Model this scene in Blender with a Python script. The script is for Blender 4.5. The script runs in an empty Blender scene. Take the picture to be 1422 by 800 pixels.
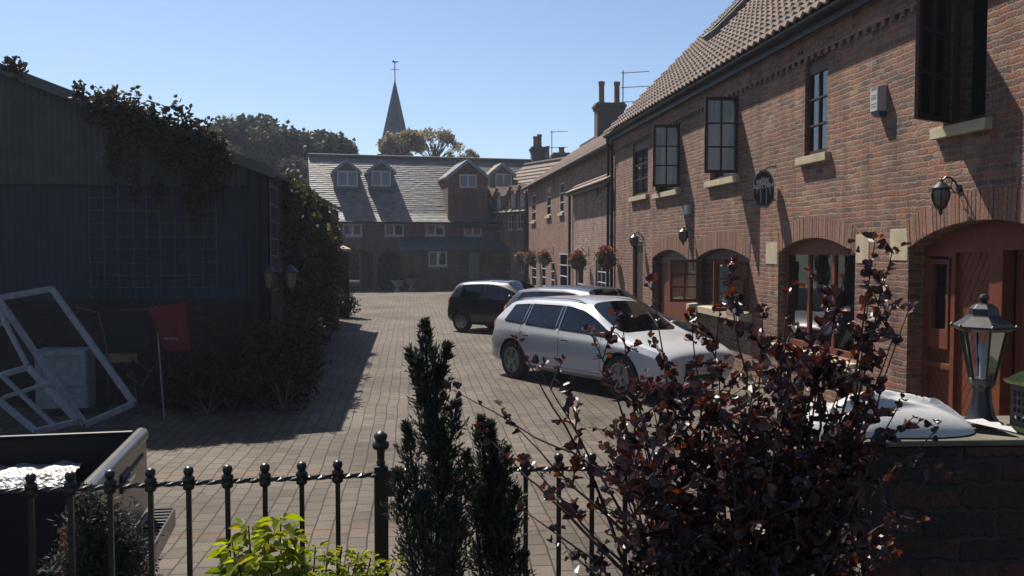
import bpy, bmesh, math, random
import numpy as np
from mathutils import Vector, Matrix
from mathutils.geometry import tessellate_polygon
from mathutils.bvhtree import BVHTree
random.seed(11); rng = np.random.default_rng(5)
R = math.radians
scene = bpy.context.scene
col = scene.collection

# ------------------------------------------------------------------ camera
CAM = Vector((0, 0, 2.3)); YAW = R(6.4); PITCH = R(-2.52); FPX = 1250.0
Fw = Vector((math.sin(YAW)*math.cos(PITCH), math.cos(YAW)*math.cos(PITCH), math.sin(PITCH)))
Rt = Vector((math.cos(YAW), -math.sin(YAW), 0)); Up = Rt.cross(Fw)
cd = bpy.data.cameras.new('camera'); cam = bpy.data.objects.new('camera', cd); col.objects.link(cam)
cd.sensor_width = 36; cd.lens = 36*FPX/1422; cd.clip_start = .05; cd.clip_end = 3000
cam.matrix_world = Matrix.Translation(CAM) @ Matrix((Rt, Up, -Fw)).transposed().to_4x4()
scene.camera = cam

def ray(px, py): return Fw + Rt*((px-711)/FPX) + Up*((400-py)/FPX)
def at(px, py, d): return CAM + ray(px, py)*d
def onX(px, py, X): r = ray(px, py); return CAM + r*(X/r.x)
def onY(px, py, Y): r = ray(px, py); return CAM + r*(Y/r.y)
def onZ(px, py, Z=0): r = ray(px, py); return CAM + r*((Z-2.3)/r.z)

# ------------------------------------------------------------------ materials
KA = .66   # base colours are tuned a little below their first estimate
def kk(c): return tuple(x*KA for x in c)
def newmat(name):
    m = bpy.data.materials.new(name); m.use_nodes = True
    nt = m.node_tree; b = nt.nodes['Principled BSDF']
    return m, nt, b
def N(nt, t, **kw):
    n = nt.nodes.new(t)
    for k, v in kw.items():
        if k in n.inputs: n.inputs[k].default_value = v
        else: setattr(n, k, v)
    return n
def ramp(nt, stops, interp='LINEAR'):
    n = nt.nodes.new('ShaderNodeValToRGB'); cr = n.color_ramp; cr.interpolation = interp
    while len(cr.elements) < len(stops): cr.elements.new(.5)
    for e, (p, c) in zip(cr.elements, stops): e.position = p; e.color = (*c, 1)
    return n
def c4(c): return (*c, 1)
def mixc(nt, fac, a, b, mode='MIX'):
    n = nt.nodes.new('ShaderNodeMix'); n.data_type = 'RGBA'; n.blend_type = mode
    for sock, v in ((n.inputs[0], fac), (n.inputs[6], a), (n.inputs[7], b)):
        if isinstance(v, (int, float)): sock.default_value = v
        elif isinstance(v, tuple): sock.default_value = c4(v) if len(v) == 3 else v
        else: nt.links.new(v, sock)
    return n.outputs[2]
def bump(nt, b, h, strength=.5, dist=.02):
    n = nt.nodes.new('ShaderNodeBump'); n.inputs['Strength'].default_value = strength; n.inputs['Distance'].default_value = dist
    nt.links.new(h, n.inputs['Height']); nt.links.new(n.outputs[0], b.inputs['Normal'])
def plain(name, c, rough=.6, metal=0, var=.15, scale=6, bumpd=0, spec=.5, coat=0):
    m, nt, b = newmat(name)
    b.inputs['Roughness'].default_value = rough; b.inputs['Metallic'].default_value = metal
    b.inputs['Specular IOR Level'].default_value = spec; b.inputs['Coat Weight'].default_value = coat
    tc = N(nt, 'ShaderNodeNewGeometry'); no = N(nt, 'ShaderNodeTexNoise', Scale=scale, Detail=6.0, Roughness=.65)
    nt.links.new(tc.outputs['Position'], no.inputs['Vector'])
    c = kk(c); lo = tuple(x*(1-var) for x in c); hi = tuple(min(1, x*(1+var)) for x in c)
    r = ramp(nt, [(.3, lo), (.7, hi)]); nt.links.new(no.outputs[0], r.inputs[0]); nt.links.new(r.outputs[0], b.inputs['Base Color'])
    if bumpd:
        n2 = N(nt, 'ShaderNodeTexNoise', Scale=scale*6, Detail=4.0); nt.links.new(tc.outputs['Position'], n2.inputs['Vector'])
        bump(nt, b, n2.outputs[0], .6, bumpd)
    return m
def wallvec(nt, rotated=False):
    # (u, z) coordinates on any upright face, from object coordinates
    tc = N(nt, 'ShaderNodeTexCoord'); ge = N(nt, 'ShaderNodeNewGeometry'); vt = N(nt, 'ShaderNodeVectorTransform')
    vt.vector_type = 'NORMAL'; vt.convert_from = 'WORLD'; vt.convert_to = 'OBJECT'
    nt.links.new(ge.outputs['True Normal'], vt.inputs[0])
    sn = N(nt, 'ShaderNodeSeparateXYZ'); nt.links.new(vt.outputs[0], sn.inputs[0])
    sp = N(nt, 'ShaderNodeSeparateXYZ'); nt.links.new(tc.outputs['Object'], sp.inputs[0])
    ax = N(nt, 'ShaderNodeMath', operation='ABSOLUTE'); ay = N(nt, 'ShaderNodeMath', operation='ABSOLUTE')
    nt.links.new(sn.outputs[0], ax.inputs[0]); nt.links.new(sn.outputs[1], ay.inputs[0])
    gt = N(nt, 'ShaderNodeMath', operation='GREATER_THAN'); nt.links.new(ax.outputs[0], gt.inputs[0]); nt.links.new(ay.outputs[0], gt.inputs[1])
    mx = N(nt, 'ShaderNodeMix'); nt.links.new(gt.outputs[0], mx.inputs[0]); nt.links.new(sp.outputs[0], mx.inputs[2]); nt.links.new(sp.outputs[1], mx.inputs[3])
    cb = N(nt, 'ShaderNodeCombineXYZ'); nt.links.new(mx.outputs[0], cb.inputs[0]); nt.links.new(sp.outputs[2], cb.inputs[1])
    return cb.outputs[0], tc.outputs['Object']
def brickmat(name, cols, mortar, bw=.225, bh=.075, stain=.35, bd=.014, wob=.02):
    m, nt, b = newmat(name)
    v, obj = wallvec(nt)
    no = N(nt, 'ShaderNodeTexNoise', Scale=3.5, Detail=3.0); nt.links.new(obj, no.inputs['Vector'])
    sub = N(nt, 'ShaderNodeVectorMath', operation='MULTIPLY_ADD'); nt.links.new(no.outputs['Color'], sub.inputs[0])
    sub.inputs[1].default_value = (wob*2.5, wob*2.5, 0); nt.links.new(v, sub.inputs[2])
    n1 = N(nt, 'ShaderNodeTexNoise', Scale=22.0, Detail=3.0); nt.links.new(obj, n1.inputs['Vector'])
    s2 = N(nt, 'ShaderNodeVectorMath', operation='MULTIPLY_ADD'); nt.links.new(n1.outputs['Color'], s2.inputs[0])
    s2.inputs[1].default_value = (wob*3.2, wob*2.4, 0); nt.links.new(sub.outputs[0], s2.inputs[2])
    br = N(nt, 'ShaderNodeTexBrick'); br.offset = .5
    nt.links.new(s2.outputs[0], br.inputs['Vector'])
    for k, val in (('Color1', (0, 0, 0, 1)), ('Color2', (1, 1, 1, 1)), ('Mortar', (.5, .5, .5, 1)), ('Scale', 1.0), ('Mortar Size', .012), ('Mortar Smooth', .6), ('Brick Width', bw), ('Row Height', bh), ('Bias', 0.0)):
        br.inputs[k].default_value = val
    mortar = kk(mortar); k = len(cols); r = ramp(nt, [((i+.0)/k, kk(c)) for i, c in enumerate(cols)], 'CONSTANT')
    nt.links.new(br.outputs['Color'], r.inputs[0])
    n2 = N(nt, 'ShaderNodeTexNoise', Scale=38.0, Detail=5.0, Roughness=.7); nt.links.new(obj, n2.inputs['Vector'])
    r2 = ramp(nt, [(.30, (.38, .36, .35)), (.5, (.95, .94, .93)), (.68, (1.3, 1.28, 1.25))]); nt.links.new(n2.outputs[0], r2.inputs[0])
    cc = mixc(nt, 1.0, r.outputs[0], r2.outputs[0], 'MULTIPLY')
    # broad weathering
    n3 = N(nt, 'ShaderNodeTexNoise', Scale=.9, Detail=6.0, Roughness=.7); nt.links.new(obj, n3.inputs['Vector'])
    r3 = ramp(nt, [(.35, (1-stain,)*3), (.65, (1.08, 1.06, 1.03))]); nt.links.new(n3.outputs[0], r3.inputs[0])
    cm = mixc(nt, br.outputs['Fac'], cc, mortar)
    cf = mixc(nt, 1.0, cm, r3.outputs[0], 'MULTIPLY')
    # lime/patched mortar smears
    n4 = N(nt, 'ShaderNodeTexNoise', Scale=7.0, Detail=8.0, Roughness=.8); nt.links.new(obj, n4.inputs['Vector'])
    r4 = ramp(nt, [(.55, (0, 0, 0)), (.68, (.7, .7, .7))]); nt.links.new(n4.outputs[0], r4.inputs[0])
    cf = mixc(nt, r4.outputs[0], cf, mortar)
    # narrow run-down streaks
    mp5 = N(nt, 'ShaderNodeMapping'); mp5.inputs['Scale'].default_value = (2.6, 2.6, .35); nt.links.new(obj, mp5.inputs['Vector'])
    n5 = N(nt, 'ShaderNodeTexNoise', Scale=1.4, Detail=6.0, Roughness=.7); nt.links.new(mp5.outputs[0], n5.inputs['Vector'])
    r5 = ramp(nt, [(.36, (.62, .60, .60)), (.52, (1, 1, 1))]); nt.links.new(n5.outputs[0], r5.inputs[0]); cf = mixc(nt, 1.0, cf, r5.outputs[0], 'MULTIPLY')
    nt.links.new(cf, b.inputs['Base Color']); b.inputs['Roughness'].default_value = .9
    inv = N(nt, 'ShaderNodeMath', operation='SUBTRACT'); inv.inputs[0].default_value = 1.0; nt.links.new(br.outputs['Fac'], inv.inputs[1])
    ad = N(nt, 'ShaderNodeMath', operation='MULTIPLY_ADD'); nt.links.new(n2.outputs[0], ad.inputs[0]); ad.inputs[1].default_value = .8; nt.links.new(inv.outputs[0], ad.inputs[2])
    a2 = N(nt, 'ShaderNodeMath', operation='MULTIPLY_ADD'); nt.links.new(br.outputs['Color'], a2.inputs[0]); a2.inputs[1].default_value = .5; nt.links.new(ad.outputs[0], a2.inputs[2])
    bump(nt, b, a2.outputs[0], .9, bd)
    return m
def islandmat(name, cols, rough=.85, noise=.3, bd=.004, trans=0, spec=.4, scale=30):
    m, nt, b = newmat(name)
    ge = N(nt, 'ShaderNodeNewGeometry')
    r = ramp(nt, [(i/len(cols), kk(c)) for i, c in enumerate(cols)], 'CONSTANT'); nt.links.new(ge.outputs['Random Per Island'], r.inputs[0])
    no = N(nt, 'ShaderNodeTexNoise', Scale=float(scale), Detail=4.0); nt.links.new(ge.outputs['Position'], no.inputs['Vector'])
    r2 = ramp(nt, [(.3, (1-noise,)*3), (.7, (1+noise*.4,)*3)]); nt.links.new(no.outputs[0], r2.inputs[0])
    c = mixc(nt, 1.0, r.outputs[0], r2.outputs[0], 'MULTIPLY'); nt.links.new(c, b.inputs['Base Color'])
    b.inputs['Roughness'].default_value = rough; b.inputs['Specular IOR Level'].default_value = spec
    if bd: bump(nt, b, no.outputs[0], .6, bd)
    if trans:
        out = [n for n in nt.nodes if n.type == 'OUTPUT_MATERIAL'][0]
        tr = N(nt, 'ShaderNodeBsdfTranslucent'); hs = N(nt, 'ShaderNodeHueSaturation', Saturation=1.15, Value=1.6); nt.links.new(c, hs.inputs['Color']); nt.links.new(hs.outputs[0], tr.inputs[0])
        mx = N(nt, 'ShaderNodeMixShader'); mx.inputs[0].default_value = trans
        nt.links.new(b.outputs[0], mx.inputs[1]); nt.links.new(tr.outputs[0], mx.inputs[2]); nt.links.new(mx.outputs[0], out.inputs[0])
    return m
def glassmat(name, tint=(.8, .86, .9), alpha=.75, rough=.02, ior=1.5):
    m, nt, b = newmat(name); out = [n for n in nt.nodes if n.type == 'OUTPUT_MATERIAL'][0]
    gl = N(nt, 'ShaderNodeBsdfGlossy', Roughness=rough); gl.inputs[0].default_value = (.95, .97, 1, 1)
    tr = N(nt, 'ShaderNodeBsdfTransparent'); tr.inputs[0].default_value = c4(tuple(t*alpha for t in tint))
    fr = N(nt, 'ShaderNodeFresnel', IOR=ior)
    mx = N(nt, 'ShaderNodeMixShader'); nt.links.new(fr.outputs[0], mx.inputs[0]); nt.links.new(tr.outputs[0], mx.inputs[1]); nt.links.new(gl.outputs[0], mx.inputs[2])
    no = N(nt, 'ShaderNodeTexNoise', Scale=1.7); ge = N(nt, 'ShaderNodeNewGeometry'); nt.links.new(ge.outputs['Position'], no.inputs['Vector'])
    bp = N(nt, 'ShaderNodeBump', Strength=.12, Distance=.02); nt.links.new(no.outputs[0], bp.inputs['Height'])
    nt.links.new(bp.outputs[0], gl.inputs['Normal']); nt.links.new(mx.outputs[0], out.inputs[0])
    return m
def pavemat():
    m, nt, b = newmat('block paving')
    tc = N(nt, 'ShaderNodeTexCoord'); mp = N(nt, 'ShaderNodeMapping'); mp.inputs['Rotation'].default_value = (0, 0, R(90))
    nt.links.new(tc.outputs['Object'], mp.inputs['Vector'])
    no = N(nt, 'ShaderNodeTexNoise', Scale=.8, Detail=3.0); nt.links.new(tc.outputs['Object'], no.inputs['Vector'])
    s2 = N(nt, 'ShaderNodeVectorMath', operation='MULTIPLY_ADD'); nt.links.new(no.outputs['Color'], s2.inputs[0]); s2.inputs[1].default_value = (.09, .09, 0); nt.links.new(mp.outputs[0], s2.inputs[2])
    br = N(nt, 'ShaderNodeTexBrick'); br.offset = .5; nt.links.new(s2.outputs[0], br.inputs['Vector'])
    for k, val in (('Color1', (0, 0, 0, 1)), ('Color2', (1, 1, 1, 1)), ('Mortar', (.5, .5, .5, 1)), ('Scale', 1.0), ('Mortar Size', .007), ('Mortar Smooth', .3), ('Brick Width', .23), ('Row Height', .15), ('Bias', 0.0)):
        br.inputs[k].default_value = val
    r = ramp(nt, [(0, (.080, .066, .051)), (.35, (.102, .085, .067)), (.7, (.112, .094, .075)), (1, (.120, .101, .082))]); nt.links.new(br.outputs['Color'], r.inputs[0])
    # reddish marker courses across the yard
    sp = N(nt, 'ShaderNodeSeparateXYZ'); nt.links.new(s2.outputs[0], sp.inputs[0])
    def band(c0, w):
        d = N(nt, 'ShaderNodeMath', operation='SUBTRACT'); nt.links.new(sp.outputs[0], d.inputs[0]); d.inputs[1].default_value = c0
        a = N(nt, 'ShaderNodeMath', operation='ABSOLUTE'); nt.links.new(d.outputs[0], a.inputs[0])
        l = N(nt, 'ShaderNodeMath', operation='LESS_THAN'); nt.links.new(a.outputs[0], l.inputs[0]); l.inputs[1].default_value = w
        return l.outputs[0]
    cc = r.outputs[0]
    for c0 in (-7.35, -9.3):
        f = N(nt, 'ShaderNodeMath', operation='MULTIPLY'); nt.links.new(band(c0, .09), f.inputs[0]); f.inputs[1].default_value = .45
        cc = mixc(nt, f.outputs[0], cc, (.145, .08, .055))
    n2 = N(nt, 'ShaderNodeTexNoise', Scale=60.0, Detail=4.0); nt.links.new(tc.outputs['Object'], n2.inputs['Vector'])
    r2 = ramp(nt, [(.3, (.78, .78, .78)), (.7, (1.1, 1.1, 1.1))]); nt.links.new(n2.outputs[0], r2.inputs[0]); cc = mixc(nt, 1.0, cc, r2.outputs[0], 'MULTIPLY')
    n3 = N(nt, 'ShaderNodeTexNoise', Scale=.55, Detail=8.0, Roughness=.72); nt.links.new(tc.outputs['Object'], n3.inputs['Vector'])
    r3 = ramp(nt, [(.32, (.68, .66, .64)), (.6, (1.06, 1.05, 1.04))]); nt.links.new(n3.outputs[0], r3.inputs[0])
    cm = mixc(nt, br.outputs['Fac'], cc, (.022, .018, .014)); cm = mixc(nt, 1.0, cm, r3.outputs[0], 'MULTIPLY')
    n5 = N(nt, 'ShaderNodeTexVoronoi', Scale=1.3); nt.links.new(tc.outputs['Object'], n5.inputs['Vector'])
    r5 = ramp(nt, [(.03, (.4, .38, .36)), (.09, (1, 1, 1))]); nt.links.new(n5.outputs['Distance'], r5.inputs[0]); cm = mixc(nt, .6, cm, mixc(nt, 1.0, cm, r5.outputs[0], 'MULTIPLY'))
    n6 = N(nt, 'ShaderNodeTexNoise', Scale=.28, Detail=4.0, Roughness=.6); nt.links.new(tc.outputs['Object'], n6.inputs['Vector'])
    r6 = ramp(nt, [(.36, (.74, .73, .72)), (.55, (1, 1, 1))]); nt.links.new(n6.outputs[0], r6.inputs[0]); cm = mixc(nt, 1.0, cm, r6.outputs[0], 'MULTIPLY')
    n7 = N(nt, 'ShaderNodeTexNoise', Scale=1.9, Detail=3.0); nt.links.new(tc.outputs['Object'], n7.inputs['Vector'])
    r7 = ramp(nt, [(.27, (.45, .43, .42)), (.31, (1, 1, 1))]); nt.links.new(n7.outputs[0], r7.inputs[0]); cm = mixc(nt, 1.0, cm, r7.outputs[0], 'MULTIPLY')
    nt.links.new(cm, b.inputs['Base Color']); b.inputs['Roughness'].default_value = .72; b.inputs['Specular IOR Level'].default_value = .18
    inv = N(nt, 'ShaderNodeMath', operation='SUBTRACT'); inv.inputs[0].default_value = 1.0; nt.links.new(br.outputs['Fac'], inv.inputs[1])
    a1 = N(nt, 'ShaderNodeMath', operation='MULTIPLY_ADD'); nt.links.new(n2.outputs[0], a1.inputs[0]); a1.inputs[1].default_value = .35; nt.links.new(inv.outputs[0], a1.inputs[2])
    a2 = N(nt, 'ShaderNodeMath', operation='MULTIPLY_ADD'); nt.links.new(br.outputs['Color'], a2.inputs[0]); a2.inputs[1].default_value = .3; nt.links.new(a1.outputs[0], a2.inputs[2])
    bump(nt, b, a2.outputs[0], .8, .006)
    return m
def slatemat(name, base, w=.25, h=.2):
    m, nt, b = newmat(name)
    tc = N(nt, 'ShaderNodeTexCoord'); sp = N(nt, 'ShaderNodeSeparateXYZ'); nt.links.new(tc.outputs['Object'], sp.inputs[0])
    cb = N(nt, 'ShaderNodeCombineXYZ'); nt.links.new(sp.outputs[0], cb.inputs[0])
    z = N(nt, 'ShaderNodeMath', operation='MULTIPLY'); nt.links.new(sp.outputs[2], z.inputs[0]); z.inputs[1].default_value = 1.4; nt.links.new(z.outputs[0], cb.inputs[1])
    no = N(nt, 'ShaderNodeTexNoise', Scale=9.0); nt.links.new(tc.outputs['Object'], no.inputs['Vector'])
    s2 = N(nt, 'ShaderNodeVectorMath', operation='MULTIPLY_ADD'); nt.links.new(no.outputs['Color'], s2.inputs[0]); s2.inputs[1].default_value = (.06, .05, 0); nt.links.new(cb.outputs[0], s2.inputs[2])
    br = N(nt, 'ShaderNodeTexBrick'); br.offset = .5; nt.links.new(s2.outputs[0], br.inputs['Vector'])
    for k, val in (('Color1', (0, 0, 0, 1)), ('Color2', (1, 1, 1, 1)), ('Mortar', (.5, .5, .5, 1)), ('Scale', 1.0), ('Mortar Size', .015), ('Mortar Smooth', .2), ('Brick Width', w), ('Row Height', h)):
        br.inputs[k].default_value = val
    r = ramp(nt, [(0, tuple(x*.6 for x in base)), (.5, base), (1, tuple(x*1.4 for x in base))]); nt.links.new(br.outputs['Color'], r.inputs[0])
    n3 = N(nt, 'ShaderNodeTexNoise', Scale=.7, Detail=8.0, Roughness=.7); nt.links.new(tc.outputs['Object'], n3.inputs['Vector'])
    r3 = ramp(nt, [(.38, (.5, .5, .48)), (.6, (1.15, 1.12, 1.08))]); nt.links.new(n3.outputs[0], r3.inputs[0])
    cm = mixc(nt, br.outputs['Fac'], r.outputs[0], tuple(x*.25 for x in base)); cm = mixc(nt, 1.0, cm, r3.outputs[0], 'MULTIPLY')
    nt.links.new(cm, b.inputs['Base Color']); b.inputs['Roughness'].default_value = .7
    inv = N(nt, 'ShaderNodeMath', operation='SUBTRACT'); inv.inputs[0].default_value = 1.0; nt.links.new(br.outputs['Fac'], inv.inputs[1])
    a2 = N(nt, 'ShaderNodeMath', operation='MULTIPLY_ADD'); nt.links.new(br.outputs['Color'], a2.inputs[0]); a2.inputs[1].default_value = .8; nt.links.new(inv.outputs[0], a2.inputs[2])
    bump(nt, b, a2.outputs[0], .8, .02)
    return m

BR = [(.34, .12, .07), (.24, .115, .085), (.42, .165, .09), (.215, .105, .08), (.33, .165, .10), (.31, .12, .07), (.38, .235, .155), (.165, .09, .072), (.41, .14, .07), (.26, .135, .095), (.36, .18, .115), (.28, .12, .085)]
M = dict(
 brick=brickmat('reclaimed brick', BR, (.34, .26, .19)),
 brickp=brickmat('pale reclaimed brick', [tuple(min(1, .06+x*1.02) for x in c) for c in BR], (.42, .37, .31), stain=.3),
 brickd=brickmat('red facade brick', [(.24, .095, .065), (.20, .085, .06), (.27, .12, .075), (.17, .08, .06)], (.22, .18, .15)),
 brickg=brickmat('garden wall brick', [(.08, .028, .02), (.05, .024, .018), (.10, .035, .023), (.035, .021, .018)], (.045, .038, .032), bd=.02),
 vouss=islandmat('arch brick', [(.32, .145, .095), (.27, .14, .10), (.36, .17, .105), (.23, .135, .105), (.34, .20, .14), (.30, .15, .10)], noise=.5, bd=.012, scale=45),
 mortar=plain('lime mortar', (.34, .29, .235), .95, bumpd=.004),
 stone=plain('buff sandstone', (.52, .43, .28), .85, var=.2, scale=5, bumpd=.004),
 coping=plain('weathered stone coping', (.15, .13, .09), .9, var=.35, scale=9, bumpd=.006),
 tile=islandmat('clay pantile', [(.30, .21, .165), (.25, .175, .14), (.34, .24, .19), (.28, .22, .18), (.22, .165, .135)], .8, .45, .004, scale=14),
 tiled=plain('clay pantile field', (.27, .195, .155), .8, var=.45, scale=5, bumpd=.004),
 slate=slatemat('mossy slate', (.25, .235, .215)),
 slated=plain('dark slate', (.07, .075, .085), .6, var=.4, scale=3),
 ridge=plain('ridge tile', (.10, .09, .085), .85, var=.3),
 wood=plain('red brown joinery', (.175, .045, .017), .6, var=.25, scale=12, bumpd=.001, spec=.25),
 woodd=plain('dark stained joinery', (.055, .02, .015), .55, var=.25, scale=12, bumpd=.001, spec=.3),
 upvc=plain('white window frame', (.62, .62, .60), .4, var=.06),
 greyp=plain('blue grey paint', (.22, .27, .30), .6, var=.1),
 dormer=plain('grey lead cladding', (.10, .125, .14), .6, var=.15),
 iron=plain('black iron', (.012, .012, .013), .38, var=.3, scale=30, bumpd=.0008),
 gutter=plain('black plastic gutter', (.012, .012, .014), .55, var=.1, spec=.2),
 curtain=plain('pale curtain', (.50, .56, .58), .9, var=.1, scale=2),
 panesheen=islandmat('pale pane reflection', [(.20, .24, .28)], .9, .1, 0, .35, .1, scale=8),  # pale blue tone standing in for reflections in open casement panes
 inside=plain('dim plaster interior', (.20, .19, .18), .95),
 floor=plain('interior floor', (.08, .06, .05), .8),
 glass=glassmat('window glass', ior=1.85),
 clear=glassmat('clear lantern glass', alpha=.95, rough=.08),
 carglass=glassmat('car glass', (.30, .36, .38), .8, .01, 1.55),
 pave=pavemat(),
 cement=plain('cement render', (.32, .30, .28), .9, bumpd=.003),
 chimd=plain('sooty chimney brick', (.10, .075, .065), .95, var=.4, scale=8, bumpd=.01),
 pot=plain('clay chimney pot', (.20, .12, .08), .85, var=.3),
 tyre=plain('tyre rubber', (.018, .018, .018), .85, var=.2),
 black=plain('black plastic', (.012, .012, .013), .5, var=.1, spec=.2),
 rubber=plain('door gap black', (.008, .008, .008), .9),
 chrome=plain('chrome', (.75, .75, .76), .15, 1, var=.03),
 alloy=plain('alloy wheel', (.42, .43, .45), .35, .8, var=.05),
 whitecar=plain('white pearl paint', (.58, .60, .63), .28, 0, var=.015, coat=.8),
 blackcar=plain('black car paint', (.010, .011, .016), .3, 0, var=.05, coat=1),
 bluecar=plain('dark blue car paint', (.014, .022, .042), .35, .1, var=.05, coat=.4),
 silver=plain('dusty silver paint', (.20, .19, .175), .38, .55, var=.12, scale=10, coat=.3),
 pickupd=plain('dark navy pickup paint', (.008, .009, .014), .5, 0, var=.2, spec=.15),
 redlamp=plain('red tail lamp', (.55, .035, .015), .2, var=.1, coat=1),
 amber=plain('orange tail lamp', (.75, .16, .05), .2, var=.1, coat=1),
 lampg=plain('headlamp lens', (.55, .57, .60), .08, .3, var=.1, coat=1),
 seat=plain('dark seat fabric', (.03, .03, .035), .9),
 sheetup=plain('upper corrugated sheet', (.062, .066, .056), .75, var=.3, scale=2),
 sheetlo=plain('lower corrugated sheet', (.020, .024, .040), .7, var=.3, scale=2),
 junk=plain('shade greyed white timber', (.32, .32, .34), .8, var=.25, scale=14, bumpd=.001),  # white timber, its colour greyed and blued to carry the shed's shade
 whitew=plain('chalky white painted timber', (.62, .60, .58), .7, var=.12, scale=14, bumpd=.001),
 sack=plain('white woven sack', (.55, .55, .54), .75, var=.06, scale=40, bumpd=.0015),
 foil=plain('crinkled foil sheet', (.42, .42, .41), .4, .5, var=.15, scale=7, bumpd=.02),
 redcl=plain('red cloth', (.15, .008, .014), .85, var=.1),
 blackcl=plain('black cloth', (.012, .012, .014), .9, var=.1),
 yellow=plain('ochre board', (.26, .17, .07), .8),
 bark=plain('bark', (.075, .055, .04), .9, var=.4, scale=12, bumpd=.006),
 stem=plain('shrub stem', (.05, .028, .022), .7, var=.3, scale=40),
 moss=plain('lichen yellow lantern metal', (.42, .40, .12), .9, var=.5, scale=40, bumpd=.003),
 pewter=plain('grey lantern metal', (.10, .095, .09), .5, .4, var=.3, scale=25),
 soil=plain('soil', (.05, .038, .028), .95, var=.4, scale=5, bumpd=.02),
 grass=plain('grass field', (.05, .08, .025), .95, var=.4, scale=.3),
 redbrickpost=plain('red post', (.22, .05, .035), .8, var=.2),
 white=plain('sign white', (.75, .8, .85), .6, var=.02),
 signbl=plain('sign pale blue', (.24, .34, .42), .6, var=.3, scale=12),
 alarm=plain('alarm box plastic', (.55, .54, .52), .5, var=.05),
 alarmb=plain('alarm blue lens', (.03, .09, .2), .3),
 mark=plain('grey print', (.22, .22, .24), .7),
 green=plain('sage door paint', (.20, .20, .13), .6),
 terra=plain('terracotta', (.36, .15, .09), .85, var=.2),
 stonew=plain('pale urn stone', (.45, .43, .40), .85, var=.2),
 blob=plain('dark stone', (.10, .09, .08), .9, var=.3, bumpd=.01),
 leaf_red=islandmat('purple ninebark leaf', [(.065, .020, .020), (.04, .018, .024), (.085, .024, .016), (.035, .018, .022), (.15, .036, .014), (.05, .024, .028)], .42, .15, 0, .22, .55),
 leaf_yel=islandmat('lime yellow leaf', [(.24, .30, .035), (.32, .36, .05), (.18, .25, .03), (.28, .27, .04)], .45, .12, 0, .5, .4),
 leaf_con=islandmat('juniper sprig', [(.04, .05, .035), (.055, .065, .045), (.03, .038, .028), (.07, .078, .055)], .7, .1, 0, .15, .3),
 leaf_ivy=islandmat('climber leaf', [(.028, .03, .016), (.04, .04, .02), (.07, .045, .028), (.025, .028, .013), (.085, .06, .04)], .55, .1, 0, .3, .4),
 leaf_hedge=islandmat('hedge leaf', [(.03, .038, .013), (.05, .055, .018), (.025, .03, .012), (.10, .09, .03), (.045, .03, .015)], .55, .1, 0, .35, .4),
 leaf_tree=islandmat('dark tree leaf', [(.05, .06, .042), (.065, .07, .048), (.04, .05, .036), (.085, .07, .046)], .7, .1, 0, .2, .3),
 leaf_aut=islandmat('autumn leaf', [(.25, .19, .11), (.30, .22, .13), (.20, .17, .10), (.28, .25, .17)], .7, .1, 0, .35, .3),
 flower=islandmat('geranium petal', [(.40, .13, .07), (.44, .18, .10), (.33, .10, .06), (.45, .26, .18)], .7, .05, 0, .12, .2),
 leaf_bas=islandmat('basket foliage', [(.08, .08, .045), (.20, .17, .12), (.28, .24, .19), (.06, .06, .035)], .7, .1, 0, .25, .3),
)

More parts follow.
